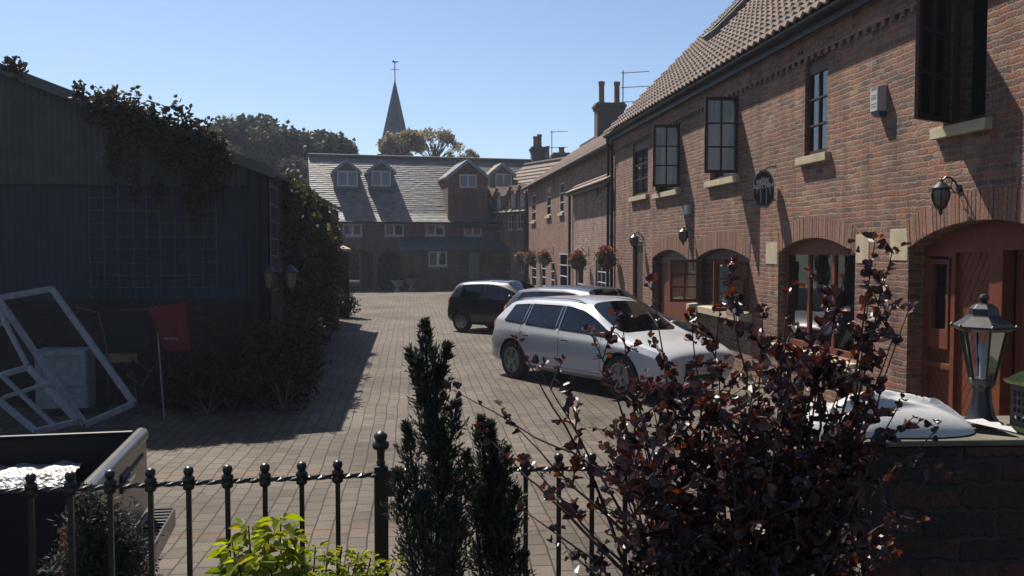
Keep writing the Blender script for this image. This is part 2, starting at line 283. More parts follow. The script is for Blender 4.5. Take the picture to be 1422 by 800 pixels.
# ------------------------------------------------------------------ mesh building
class MB:
    def __init__(s): s.v = []; s.f = []
    def add(s, vs, fs):
        o = len(s.v); s.v += [tuple(p) for p in vs]; s.f += [tuple(i+o for i in f) for f in fs]; return s
    def hexa(s, c):  # 8 corners: bottom 4 ccw, top 4
        return s.add(c, [(0, 3, 2, 1), (4, 5, 6, 7), (0, 1, 5, 4), (1, 2, 6, 5), (2, 3, 7, 6), (3, 0, 4, 7)])
    def box(s, x0, x1, y0, y1, z0, z1):
        return s.hexa([(x0, y0, z0), (x1, y0, z0), (x1, y1, z0), (x0, y1, z0), (x0, y0, z1), (x1, y0, z1), (x1, y1, z1), (x0, y1, z1)])
    def obox(s, c, ax, ay, az, hx, hy, hz):
        c = Vector(c); ax, ay, az = Vector(ax)*hx, Vector(ay)*hy, Vector(az)*hz
        return s.hexa([c-ax-ay-az, c+ax-ay-az, c+ax+ay-az, c-ax+ay-az, c-ax-ay+az, c+ax-ay+az, c+ax+ay+az, c-ax+ay+az])
    def bar(s, p, q, w, h, up=(0, 0, 1)):
        p, q = Vector(p), Vector(q); d = (q-p); L = d.length; d.normalize(); a = d.cross(Vector(up))
        if a.length < 1e-4: a = d.cross(Vector((1, 0, 0)))
        a.normalize(); b = a.cross(d)
        return s.obox((p+q)/2, d, a, b, L/2, w/2, h/2)
    def tube(s, pts, r, n=8, cap=True):
        pts = [Vector(p) for p in pts]; k = len(pts); rs = r if isinstance(r, (list, tuple)) else [r]*k
        vs = []; prev = None
        for i, p in enumerate(pts):
            d = (pts[min(i+1, k-1)]-pts[max(i-1, 0)]).normalized()
            if prev is None:
                a = d.cross(Vector((0, 0, 1)))
                if a.length < 1e-3: a = Vector((1, 0, 0))
            else: a = prev - d*prev.dot(d)
            a.normalize(); prev = a; b = d.cross(a)
            for j in range(n): t = 2*math.pi*j/n; vs.append(p+(a*math.cos(t)+b*math.sin(t))*rs[i])
        fs = [(i*n+j, i*n+(j+1) % n, (i+1)*n+(j+1) % n, (i+1)*n+j) for i in range(k-1) for j in range(n)]
        if cap: fs += [tuple(range(n))[::-1], tuple(range((k-1)*n, k*n))]
        return s.add(vs, fs)
    def lathe(s, c, prof, n=16, axis=(0, 0, 1), rot=0):
        c = Vector(c); az = Vector(axis).normalized(); ax = az.orthogonal().normalized() if abs(az.z) < .99 else Vector((1, 0, 0)); ay = az.cross(ax)
        vs = [c+az*z+(ax*math.cos(rot+2*math.pi*j/n)+ay*math.sin(rot+2*math.pi*j/n))*r for r, z in prof for j in range(n)]
        k = len(prof)
        fs = [(i*n+j, i*n+(j+1) % n, (i+1)*n+(j+1) % n, (i+1)*n+j) for i in range(k-1) for j in range(n)]
        fs += [tuple(range(n))[::-1], tuple(range((k-1)*n, k*n))]
        return s.add(vs, fs)
    def slab(s, F, outer, holes, n0, n1):
        """outline with holes in the (u,z) plane of frame F, thickness n0..n1"""
        polys = [outer]+list(holes); flat = [p for q in polys for p in q]
        tris = tessellate_polygon([[Vector((u, z, 0)) for u, z in q] for q in polys])
        k = len(flat)
        vs = [F(u, n1, z) for u, z in flat]+[F(u, n0, z) for u, z in flat]
        fs = [tuple(t) for t in tris]+[tuple(i+k for i in t[::-1]) for t in tris]
        o = 0
        for q in polys:
            m = len(q)
            fs += [(o+i, o+(i+1) % m, k+o+(i+1) % m, k+o+i) for i in range(m)]; o += m
        return s.add(vs, fs)
    def build(s, name, mat, parent=None, smooth=False, bevel=0, fix=True, angle=40, world=True):
        me = bpy.data.meshes.new(name)
        vs = s.v
        if parent is not None and world:
            inv = rootm(parent).inverted(); vs = [inv @ Vector(v) for v in vs]
        me.from_pydata([tuple(v) for v in vs], [], s.f)
        if fix:
            bm = bmesh.new(); bm.from_mesh(me); bmesh.ops.recalc_face_normals(bm, faces=bm.faces)
            if bevel:
                es = [e for e in bm.edges if len(e.link_faces) == 2 and e.calc_face_angle(0) > .7]
                bmesh.ops.bevel(bm, geom=es, offset=bevel, segments=2, affect='EDGES', profile=.6, clamp_overlap=True)
            bm.to_mesh(me); bm.free()
        if smooth:
            me.shade_smooth(); me.set_sharp_from_angle(angle=R(angle))
        me.materials.append(M[mat] if isinstance(mat, str) else mat)
        o = bpy.data.objects.new(name, me); col.objects.link(o)
        if parent is not None: o.parent = parent
        return o
def rootm(o):
    while o.parent: o = o.parent
    return Matrix.Translation(o.location) @ o.rotation_euler.to_matrix().to_4x4()
def tag(o, label, cat, group=None, kind=None):
    if label: o['label'] = label
    if cat: o['category'] = cat
    if group: o['group'] = group
    if kind: o['kind'] = kind
    return o
def thing(name, label, cat, loc=(0, 0, 0), rz=0, group=None):
    o = bpy.data.objects.new(name, None); o.location = loc; o.rotation_euler = (0, 0, rz); o.empty_display_size = .2
    col.objects.link(o); return tag(o, label, cat, group)
def struct(o, kind='structure'): o['kind'] = kind; return o
def dup(o, loc, rz, label, parent=None):
    c = o.copy(); col.objects.link(c); c.location = loc; c.rotation_euler = (0, 0, rz)
    if label: c['label'] = label
    def rec(src, dst):
        for ch in list(src.children):
            d = ch.copy(); col.objects.link(d); d.parent = dst; rec(ch, d)
    rec(o, c); return c
def frame(O, U, Nn):
    O, U, Nn = Vector(O), Vector(U).normalized(), Vector(Nn).normalized()
    return lambda u, n, z: O+U*u+Nn*n+Vector((0, 0, z))
def rect(u0, u1, z0, z1): return [(u0, z0), (u1, z0), (u1, z1), (u0, z1)]
def archp(u0, u1, z0, z1, rise, n=10):
    """rectangle with a segmental head, crown at z1"""
    if rise <= 0: return rect(u0, u1, z0, z1)
    h = (u1-u0)/2; rad = (h*h+rise*rise)/(2*rise); cz = z1-rad; a0 = math.asin(h/rad); cx = (u0+u1)/2
    return [(u0, z0), (u1, z0)]+[(cx+rad*math.sin(a0-2*a0*i/n), cz+rad*math.cos(a0-2*a0*i/n)) for i in range(n+1)]
def panes(u0, u1, z0, z1, cols, rows, fr, bar):
    W = (u1-u0-2*fr-(cols-1)*bar)/cols; H = (z1-z0-2*fr-(rows-1)*bar)/rows
    return [rect(u0+fr+i*(W+bar), u0+fr+i*(W+bar)+W, z0+fr+j*(H+bar), z0+fr+j*(H+bar)+H) for i in range(cols) for j in range(rows)]
def sheet(mb, F, u0, u1, z0, z1, n): mb.add([F(u0, n, z0), F(u1, n, z0), F(u1, n, z1), F(u0, n, z1)], [(0, 1, 2, 3)])

def vouss(F, u0, u1, z1, rise, parent, h=.30, w=.072, drop=0):
    mb = MB(); hh = (u1-u0)/2+.02; cx = (u0+u1)/2
    if rise > 0: rad = (hh*hh+rise*rise)/(2*rise); cz = z1-rad; a0 = math.asin(hh/rad); arc = 2*a0*rad
    else: arc = 2*hh
    n = max(3, round(arc/w))
    for i in range(n):
        t = (i+.5)/n
        if rise > 0: a = -a0+2*a0*t; c = (cx+rad*math.sin(a), cz+rad*math.cos(a)); d = (math.sin(a)*.35, math.cos(a)*.35+.65); dl_ = math.hypot(*d); d = (d[0]/dl_, d[1]/dl_)
        else: c = (u0-.02+2*hh*t, z1); d = (0, 1)
        e = (d[1], -d[0]); hw = arc/n/2-.0055; hl = h+random.uniform(-.008, .008); p = []
        for (s_, q_) in ((-1, 0), (1, 0), (1, 1), (-1, 1)): p.append((c[0]+e[0]*s_*hw*(1+.05*q_*(rise > 0))+d[0]*q_*hl, c[1]+e[1]*s_*hw+d[1]*q_*hl))
        nn = random.uniform(.003, .011)
        mb.hexa([F(p[0][0], -.05, p[0][1]), F(p[1][0], -.05, p[1][1]), F(p[1][0], nn, p[1][1]), F(p[0][0], nn, p[0][1]), F(p[3][0], -.05, p[3][1]), F(p[2][0], -.05, p[2][1]), F(p[2][0], nn, p[2][1]), F(p[3][0], nn, p[3][1])])
    mb.build('brick_arch', 'vouss', parent)
def sill(F, u0, u1, z, parent, mat='stone', h=.14, out=.09):
    mb = MB(); vs = [F(u0, -.12, z-h), F(u1, -.12, z-h), F(u1, out, z-h), F(u0, out, z-h), F(u0, -.12, z), F(u1, -.12, z), F(u1, out, z-.02), F(u0, out, z-.02)]
    mb.hexa(vs); return mb.build('sill', mat, parent, bevel=.006)
def leaf_casement(F, hinge_u, ang, w, z0, z1, parent, mat, cols=2, rows=3, hn=-.02, sgn=1, sheen=0):
    """open casement hinged at hinge_u, swinging out by ang from the wall line"""
    H = F(hinge_u, hn, 0); U0 = (F(1, 0, 0)-F(0, 0, 0)); N0 = (F(0, 1, 0)-F(0, 0, 0))
    U = U0*(sgn*math.cos(ang))+N0*math.sin(ang); Nn = U.cross(Vector((0, 0, 1)))
    G = frame(H, U, Nn)
    mb = MB(); mb.slab(G, rect(0, w, z0, z1), panes(0, w, z0, z1, cols, rows, .06, .028), -.022, .022)
    o = mb.build('casement', mat, parent, bevel=.003)
    g = MB(); g.slab(G, rect(.05, w-.05, z0+.05, z1-.05), [], -.003, .003); g.build('glass', 'glass', o)
    if sheen:  # added pale sheet imitating the reflection in the panes
        c = MB(); vs = []
        for i in range(17): u = .06+(w-.12)*i/16; d = sheen*(.035+.008*math.sin(i*2.1)); vs += [G(u, d, z0+.06), G(u, d, z1-.06)]
        c.add(vs, [(2*i, 2*i+2, 2*i+3, 2*i+1) for i in range(16)]); c.build('pane_reflection', 'panesheen', o, smooth=True, fix=False)
    return o
def window(F, u0, u1, z0, z1, parent, rise=0, cols=2, rows=3, mat='woodd', rec=.10, fr=.06, bar=.028, curtain=False, mull=None, empty=False, zt=None, sillx=None, sillm='stone', glass='glass', fdep=.06, name='window', silh=.14):
    mb = MB(); top = zt if zt is not None else z1-rise
    if empty: holes = [rect(u0+fr, u1-fr, z0+fr, top-.03)]
    elif mull: holes = []; W = (u1-u0)/mull; [holes.extend(panes(u0+i*W, u0+(i+1)*W, z0, top, cols, rows, fr*.75, bar)) for i in range(mull)]
    else: holes = panes(u0, u1, z0, top, cols, rows, fr, bar)
    mb.slab(F, archp(u0+.003, u1-.003, z0+.003, z1-.003, rise), holes, -rec-fdep, -rec)
    w = mb.build(name, mat, parent, bevel=.003)
    if not empty:
        g = MB(); g.slab(F, rect(u0+.04, u1-.04, z0+.04, top-.03), [], -rec-fdep*.6, -rec-fdep*.5); g.build('glass', glass, w)
    if sillx: sill(F, sillx[0], sillx[1], z0, w, sillm, h=silh)
    if curtain:
        c = MB(); n = 24; a, b_ = curtain if isinstance(curtain, tuple) else (0, 1)
        us = [u0+.06+(u1-u0-.12)*(a+(b_-a)*i/n) for i in range(n+1)]
        vs = []
        for i, u in enumerate(us): d = -rec-.16-.025*math.sin(i*1.9); vs += [F(u, d, z0+.05), F(u, d, top-.05)]
        c.add(vs, [(2*i, 2*i+2, 2*i+3, 2*i+1) for i in range(n)]); c.build('curtain', 'curtain', w, smooth=True, fix=False)
    return w
def tileroof(O, U, S, L, W, parent, mat, gauge=.3, pitch=.24, amp=.022, name='roof_tiles', thick=.03, seg=6):
    """courses of pantiles; O lower corner, U along eave, S up slope"""
    U, S = Vector(U).normalized(), Vector(S).normalized(); Nn = U.cross(S)
    if Nn.z < 0: Nn = -Nn
    O = Vector(O); nc = int(W/gauge); nu = int(L/pitch*seg); vs = []; fs = []
    ph = np.arange(nu+1)/seg*2*math.pi
    prof = amp*(np.sin(ph)+.35*np.sin(2*ph))
    for c in range(nc):
        o = len(vs); j = random.uniform(-.006, .006)
        for k in range(nu+1):
            p = O+U*(L*k/nu)
            vs += [p+S*(c*gauge-.04+j)+Nn*(prof[k]+thick-.03), p+S*(c*gauge-.04+j)+Nn*(prof[k]+thick+.012), p+S*((c+1)*gauge)+Nn*(prof[k]+.0)]
        for k in range(nu): a = o+3*k; fs += [(a, a+3, a+4, a+1), (a+1, a+4, a+5, a+2)]
    mb = MB(); mb.v = vs; mb.f = fs
    return mb.build(name, mat, parent, fix=False)
def gutter(p, q, r, parent, name='gutter'):
    p, q = Vector(p), Vector(q); d = (q-p).normalized(); a = d.cross(Vector((0, 0, 1))).normalized(); mb = MB(); vs = []
    for e in (p, q):
        for rr in (r, r*.85):
            for i in range(9): t = math.pi*i/8; vs.append(e+a*math.cos(t)*rr-Vector((0, 0, 1))*math.sin(t)*rr)
    fs = []
    for i in range(8): fs += [(i, i+1, 19+i, 18+i), (9+i, 10+i, 28+i, 27+i)]
    fs += [(0, 9, 27, 18), (8, 17, 35, 26)]
    mb.add(vs, fs); return mb.build(name, 'gutter', parent)
# ------------------------------------------------------------------ light and air
SUN_EL = R(55); sd = Vector((-math.sin(R(27.5))*math.cos(SUN_EL), math.cos(R(27.5))*math.cos(SUN_EL), math.sin(SUN_EL)))
w = bpy.data.worlds.new('World'); scene.world = w; w.use_nodes = True; nt = w.node_tree
sky = nt.nodes.new('ShaderNodeTexSky'); sky.sky_type = 'NISHITA'; sky.sun_disc = False
sky.sun_elevation = SUN_EL; sky.sun_rotation = math.atan2(sd.x, sd.y); sky.air_density = .85; sky.dust_density = .6; sky.ozone_density = 3.0; sky.altitude = 20
bg = nt.nodes['Background']; nt.links.new(sky.outputs[0], bg.inputs[0]); bg.inputs[1].default_value = .070
sl = bpy.data.lights.new('sun', 'SUN'); sl.energy = 5.0; sl.angle = R(.53); sl.color = (1, .92, .81)
so = bpy.data.objects.new('sun', sl); col.objects.link(so); so.rotation_euler = sd.to_track_quat('Z', 'Y').to_euler(); so.location = sd*60
vs_ = scene.view_settings; vs_.view_transform = 'Standard'; vs_.look = 'None'; vs_.exposure = .88; vs_.gamma = 1; vs_.use_curve_mapping = False
scene.render.engine = 'CYCLES'

# ------------------------------------------------------------------ ground
mb = MB(); mb.add([(-900, -900, -.02), (900, -900, -.02), (900, 900, -.02), (-900, 900, -.02)], [(0, 1, 2, 3)])
struct(mb.build('ground', 'grass', fix=False))
mb = MB(); mb.add([(-16, 3.0, 0), (14, 3.0, 0), (14, 75, 0), (-16, 75, 0)], [(0, 1, 2, 3)])
struct(mb.build('block_paving', 'pave', fix=False))
mb = MB(); mb.box(-9, 9, -7, 2.62, -.3, .70); struct(mb.build('garden_terrace', 'soil'))

def wy(px, X=6.0): return onX(px, 345, X).y
def wz(px, py, X=6.0): return onX(px, py, X).z

# ------------------------------------------------------------------ main brick building on the right
F = frame((6, 0, 0), (0, 1, 0), (-1, 0, 0))
B = thing('brick_house', 'long two storey reclaimed brick coach house with arched ground floor openings and open casements', 'building', (6, 4.5, 0))
EZ = 5.62; Y0, Y1 = 4.5, 26.5
OP = {}
def op(k, p0, p1, yt, yb, rise, pt=None):
    u0, u1 = wy(p1), wy(p0); pm = (p0+p1)/2
    OP[k] = (u0, u1, wz(pm, yb), wz(pm, yt), rise)
op('w1', 878, 899, 189, 271, .14); op('w2', 911, 943, 171, 265, .12); op('w3', 985, 1023, 132, 247, .12)
op('w4', 1115, 1146, 77, 214, .12); op('w5', 1306, 1364, -45, 170, .10)
op('doorn', 879, 893, 336, 500, 0)
op('g1', 906, 956, 347, 500, .22); op('g2', 969, 1041, 345, 428, .20); op('g3', 1081, 1188, 330, 520, .24); op('d', 1262, 1500, 306, 640, .30)
for k in ('doorn', 'g1'): u0, u1, a, b_, r_ = OP[k]; OP[k] = (u0, u1, .06, b_, r_)
OP['g3'] = (*OP['g3'][:2], .75, *OP['g3'][3:]); OP['d'] = (*OP['d'][:2], .05, wz(1345, 306), .30)
OP['w0'] = (6.2, 7.2, 3.7, 5.2, .1)
mb = MB(); mb.slab(F, rect(Y0, Y1, -.1, EZ), [archp(*OP[k]) for k in OP], -.34, 0)
mb.build('wall', 'brick', B)
# rest of the shell
mb = MB(); G = frame((6, Y1, 0), (1, 0, 0), (0, 1, 0))
mb.slab(G, [(.345, -.1), (9, -.1), (9, EZ), (4.5, EZ+4.3), (.345, EZ+.0)], [], -.3, 0)
G2 = frame((6, Y0, 0), (1, 0, 0), (0, -1, 0)); mb.slab(G2, [(.345, -.1), (9, -.1), (9, EZ), (4.5, EZ+4.3), (.345, EZ)], [], -.3, 0)
mb.box(14.7, 15, Y0+.3, Y1-.3, -.1, EZ); mb.build('end_wall', 'brick', B)
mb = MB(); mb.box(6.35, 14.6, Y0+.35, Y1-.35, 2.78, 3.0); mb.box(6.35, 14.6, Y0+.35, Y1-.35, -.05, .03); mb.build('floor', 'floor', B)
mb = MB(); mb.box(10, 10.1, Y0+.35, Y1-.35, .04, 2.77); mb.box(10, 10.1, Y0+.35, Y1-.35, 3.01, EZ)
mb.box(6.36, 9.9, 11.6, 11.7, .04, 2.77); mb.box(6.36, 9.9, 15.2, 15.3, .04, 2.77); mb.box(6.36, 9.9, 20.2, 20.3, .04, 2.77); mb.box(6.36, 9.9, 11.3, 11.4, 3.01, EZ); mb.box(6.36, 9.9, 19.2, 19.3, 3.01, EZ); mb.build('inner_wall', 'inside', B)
for k in OP:
    if k != 'doorn': vouss(F, OP[k][0], OP[k][1], OP[k][3], OP[k][4], B, h=.33 if k[0] in 'gd' else .24)
# windows of the upper floor
wm = 'woodd'
window(F, *OP['w1'][:4], B, rec=.045, rise=.14, cols=2, rows=3, mat=wm, curtain=(0, 1), zt=OP['w1'][3]-.3, sillx=(OP['w1'][0]-.12, OP['w1'][1]+.12))
window(F, *OP['w4'][:4], B, rec=.045, rise=.12, cols=2, rows=3, mat=wm, curtain=(0, 1), zt=OP['w4'][3]-.2, sillx=(OP['w4'][0]-.13, OP['w4'][1]+.13))
window(F, *OP['w0'][:4], B, rec=.045, rise=.1, cols=2, rows=3, mat=wm, curtain=(0, 1), sillx=(6.1, 7.3))
for k, leaves in (('w2', ((0, 88, .62, 1), (1, 20, .5, -1))), ('w3', ((0, 88, .63, 1),)), ('w5', ((1, 62, .62, -1),))):
    u0, u1, z0, z1, r_ = OP[k]
    w_ = window(F, u0, u1, z0, z1, B, rise=r_, mat=wm, empty=True, curtain=(.0, .3) if k == 'w5' else (.55, 1), sillx=(u0-.12, u1+.12))
    for (e, a, wd, s_) in leaves: leaf_casement(F, u1-.05 if e else u0+.05, R(a), wd, z0+.03, z1-r_-.05, w_, wm, sgn=s_, sheen=(0 if k == 'w5' else 1))
# ground floor: second window from the far end stands open
u0, u1, z0, z1, r_ = OP['g2']
w_ = window(F, u0, u1, z0, z1, B, rise=r_, mat=wm, empty=True, curtain=(.62, .8))
sill(F, u0-.15, u1+.15, z0, w_, 'stone', h=.15, out=.2)
leaf_casement(F, u1-.04, R(95), .62, z0+.03, z1-r_-.03, w_, 'wood', sgn=-1)
leaf_casement(F, u0+.04, R(88), .66, z0+.03, z1-r_-.03, w_, 'wood', sgn=1)
# far red boarded door
u0, u1, z0, z1, r_ = OP['g1']
mb = MB(); mb.slab(F, archp(u0+.003, u1-.003, .03, z1-.003, r_), [rect(u0+.1, u1-.1, .04, z1-r_-.12)], -.26, -.16); d_ = mb.build('door_frame', 'woodd', B, bevel=.004)
mb = MB(); n = 9
for i in range(n): a = u0+.105+(u1-u0-.21)*i/n; mb.slab(F, rect(a, a+(u1-u0-.21)/n-.006, .05, z1-r_-.13), [], -.24, -.2)
mb.slab(F, rect(u0+.105, u1-.105, .05, z1-r_-.13), [], -.25, -.235)
d2 = mb.build('door', 'wood', B); mb = MB(); mb.lathe(F(u0+.25, -.16, 1.05), [(.001, .04), (.03, .03), (.03, 0), (.012, -.01), (.012, -.04)], 10, (1, 0, 0)); mb.build('handle', 'iron', d2)
# narrow far door standing ajar
u0, u1, z0, z1, r_ = OP['doorn']
mb = MB(); mb.slab(F, rect(u0+.003, u1-.003, .03, z1-.003), [rect(u0+.08, u1-.08, .05, z1-.1)], -.2, -.02); mb.build('door_frame', 'woodd', B)
mb = MB(); mb.slab(F, rect(u0+.083, u1-.083, .05, z1-.103), [], -.12, -.08)
mb.build('door', 'woodd', B, bevel=.003)
# large three light window
u0, u1, z0, z1, r_ = OP['g3']
w_ = window(F, u0, u1, z0, z1, B, rise=r_, cols=3, rows=1, mat='wood', rec=.12, fr=.09, bar=.07, zt=z1-.17, sillx=(u0-.1, u1+.1))
for (a, b_) in ((.02, .32), (.36, .64), (.68, .98)):
    mb = MB(); n = 14; vs = []
    for i in range(n+1):
        u = u0+(u1-u0)*(a+(b_-a)*i/n); zz = z0+(z1-z0)*(.66-.28*(i/n)**1.5); d = -.34-.02*math.sin(i*1.7); vs += [F(u, d, zz), F(u, d, z1-.2)]
    mb.add(vs, [(2*i, 2*i+2, 2*i+3, 2*i+1) for i in range(n)]); mb.build('curtain', 'curtain', w_, smooth=True, fix=False)
# stone springers beside the arches
for (a, b_, yt, yb) in ((1064, 1080, 337, 367), (1189, 1207, 326, 366), (1236, 1261, 318, 362)):
    mb = MB(); mb.box(5.992, 6.2, wy(b_), wy(a), wz((a+b_)/2, yb), wz((a+b_)/2, yt)); mb.build('springer_stone', 'stone', B, bevel=.006)
# near entrance: side light, diagonal boarding, recessed boarded door
FD = frame((6.10, 0, 0), (0, 1, 0), (-1, 0, 0))
u0, u1, z0, z1, r_ = OP['d']
ua, ub, uc = wy(1301), wy(1352), wy(1360)
sp_ = z1-r_
mb = MB(); mb.slab(FD, archp(u0+.003, u1-.003, .03, z1-.003, r_), [rect(ua+.03, u1-.10, .95, sp_-.1), rect(ua+.03, u1-.1, .12, .88), rect(ub+.02, ua-.05, .1, sp_-.05), rect(u0+.1, uc-.1, .04, sp_-.02)], -.24, -.10)
fr_ = mb.build('entrance_frame', 'wood', B, bevel=.006)
mb = MB(); mb.slab(FD, rect(ua+.06, u1-.13, 1.12, sp_-.13), [rect(ua+.11, u1-.18, 1.35, sp_-.19)], -.17, -.09); mb.build('side_light', 'wood', fr_, bevel=.004)
g = MB(); g.slab(FD, rect(ua+.1, u1-.17, 1.25, sp_-.15), [], -.15, -.143); g.build('glass', 'glass', fr_)
c = MB(); vs = []
for i in range(15): vs += [FD(ua+.1+(u1-ua-.28)*(.25+.75*i/14), -.3-.02*math.sin(i*1.8), 1.0), FD(ua+.1+(u1-ua-.28)*(.25+.75*i/14), -.3-.02*math.sin(i*1.8), sp_)]
c.add(vs, [(2*i, 2*i+2, 2*i+3, 2*i+1) for i in range(14)]); c.build('curtain', 'curtain', fr_, smooth=True, fix=False)
def boards(FD, u0, u1, z0, z1, ang, w, n0, n1, mat, parent, name):
    """boarding at a slant, clipped to the rectangle"""
    mb = MB(); d = Vector((math.cos(ang), math.sin(ang))); e = Vector((-d.y, d.x)); c = Vector(((u0+u1)/2, (z0+z1)/2)); k = int(3.2/w)
    for i in range(-k, k):
        poly = [c+d*s_*4+e*((i+t_)*w+(.004 if t_ == 0 else -.004)) for s_, t_ in ((-1, 0), (1, 0), (1, 1), (-1, 1))]
        for ax, lim, sg in ((0, u0, 1), (0, u1, -1), (1, z0, 1), (1, z1, -1)):
            out = []
            for j in range(len(poly)):
                p, q = poly[j], poly[(j+1) % len(poly)]; pi, qi = (p[ax]-lim)*sg >= 0, (q[ax]-lim)*sg >= 0
                if pi: out.append(p)
                if pi != qi: t = (lim-p[ax])/(q[ax]-p[ax]); out.append(p.lerp(q, t))
            poly = out
            if not poly: break
        if len(poly) >= 3:
            area = abs(sum(poly[j][0]*poly[(j+1) % len(poly)][1]-poly[(j+1) % len(poly)][0]*poly[j][1] for j in range(len(poly))))
            if area > 1e-4: mb.slab(FD, [tuple(p) for p in poly], [], n0, n1+random.uniform(-.001, .001))
    mb.slab(FD, rect(u0, u1, z0, z1), [], n0-.01, n1-.008)
    return mb.build(name, mat, parent)
boards(FD, ub+.02, ua-.05, .1, sp_-.05, R(-60), .09, -.2, -.15, 'wood', fr_, 'diagonal_panel')
boards(FD, ua+.03, u1-.1, .12, 1.12, R(52), .09, -.2, -.15, 'wood', fr_, 'diagonal_panel')
boards(FD, u0+.1, uc-.1, .04, sp_-.02, R(90), .11, -.30, -.26, 'wood', B, 'door')
dr = [o for o in B.children if o.name.startswith('door') and 'frame' not in o.name][-1]
wu0, wu1, wz0, wz1 = wy(1399), wy(1379), wz(1389, 392), wz(1389, 354)
mb = MB(); mb.slab(FD, rect(wu0-.03, wu1+.03, wz0-.03, wz1+.03), [rect(wu0, wu1, wz0, wz1)], -.26, -.245); mb.build('door_window_frame', 'wood', dr)
mb = MB(); mb.slab(FD, rect(wu0, wu1, wz0, wz1), [], -.257, -.253); mb.build('door_glass', 'carglass', dr)
mb = MB(); mb.slab(F, rect(u0, u1, -.02, .045), [], -.3, .05); mb.build('threshold', 'stone', B, bevel=.005)
# dentil course and a lime patch of brick corbels below the gutter
mb = MB(); y = Y0+.1; comb = [(Y1, EZ-.355), (Y0, EZ-.355), (Y0, EZ-.43)]
while y < Y1-.2: comb += [(y, EZ-.43), (y, EZ-.50), (y+.11, EZ-.50), (y+.11, EZ-.43)]; y += .225
mb.slab(F, comb+[(Y1, EZ-.43)], [], -.02, .042)
mb.build('dentil_course', 'brick', B)
mb = MB(); mb.box(5.975, 6.02, wy(1112), wy(1106), wz(1109, 90), wz(1109, 74)); mb.build('air_vent', 'rubber', B)
# roof
S = Vector((1, 0, 1)).normalized()
mb = MB(); th = .10; e0 = Vector((5.75, 0, EZ-.02))
sec = [(5.86, EZ+.09), (10.5, EZ+4.73), (15.25, EZ-.02), (15.25, EZ-.14), (10.5, EZ+4.60), (5.86, EZ-.03)]
mb.add([(x, Y0-.1, z) for x, z in sec]+[(x, Y1+.12, z) for x, z in sec], [(0, 1, 7, 6), (1, 2, 8, 7), (2, 3, 9, 8), (3, 4, 10, 9), (4, 5, 11, 10), (5, 0, 6, 11), (0, 1, 4, 5), (1, 2, 3, 4), (6, 7, 10, 11), (7, 8, 9, 10)])
rf = mb.build('roof', 'slated', B)
tileroof((5.82, Y0-.1, EZ+.12), (0, 1, 0), S, Y1-Y0+.25, 6.75, rf, 'tile', gauge=.31, pitch=.27, amp=.028, name='roof_tiles', thick=.05)
mb = MB(); mb.tube([(10.5, Y0-.1, EZ+4.78), (10.5, Y1+.15, EZ+4.78)], .13, 10); mb.build('ridge_tiles', 'ridge', rf)
gutter((5.79, Y0-.1, EZ+.03), (5.79, Y1+.15, EZ+.03), .065, B)
mb = MB(); mb.box(5.87, 5.91, Y0, Y1+.1, EZ-.14, EZ+.03); mb.build('fascia', 'black', B)
def skylight(ya, yb, s0, s1):
    O = Vector((5.75, 0, EZ+.03)); Nn = Vector((-1, 0, 1)).normalized(); mb = MB()
    c = O+S*((s0+s1)/2)+Vector((0, (ya+yb)/2, 0)); ay = Vector((0, 1, 0)); hy, hs = (yb-ya)/2, (s1-s0)/2
    for sy in (-1, 1): mb.obox(c+ay*sy*hy+Nn*.10, ay, S, Nn, .05, hs+.05, .12)
    for ss in (-1, 1): mb.obox(c+S*ss*hs+Nn*.10, ay, S, Nn, hy-.05, .05, .118)
    o = mb.build('skylight', 'slated', rf, bevel=.01)
def skyY(px): return None
skylight(22.2, 23.1, 2.9, 4.3); skylight(17.0, 17.9, 2.6, 4.0); skylight(12.6, 13.5, 2.4, 3.8)
# cables and pipes on the wall
mb = MB(); mb.tube([F(26.3, .07, EZ-.2), F(26.3, .07, .1)], .05, 10)
for z in (.9, 2.6, 4.3): mb.tube([F(26.3, .07, z), F(26.3, .07, z+.08)], .065, 10)
mb.tube([Vector((5.79, 26.3, EZ-.02)), F(26.3, .2, EZ-.25), F(26.3, .07, EZ-.4)], .05, 8); mb.build('downpipe', 'gutter', B, smooth=True)

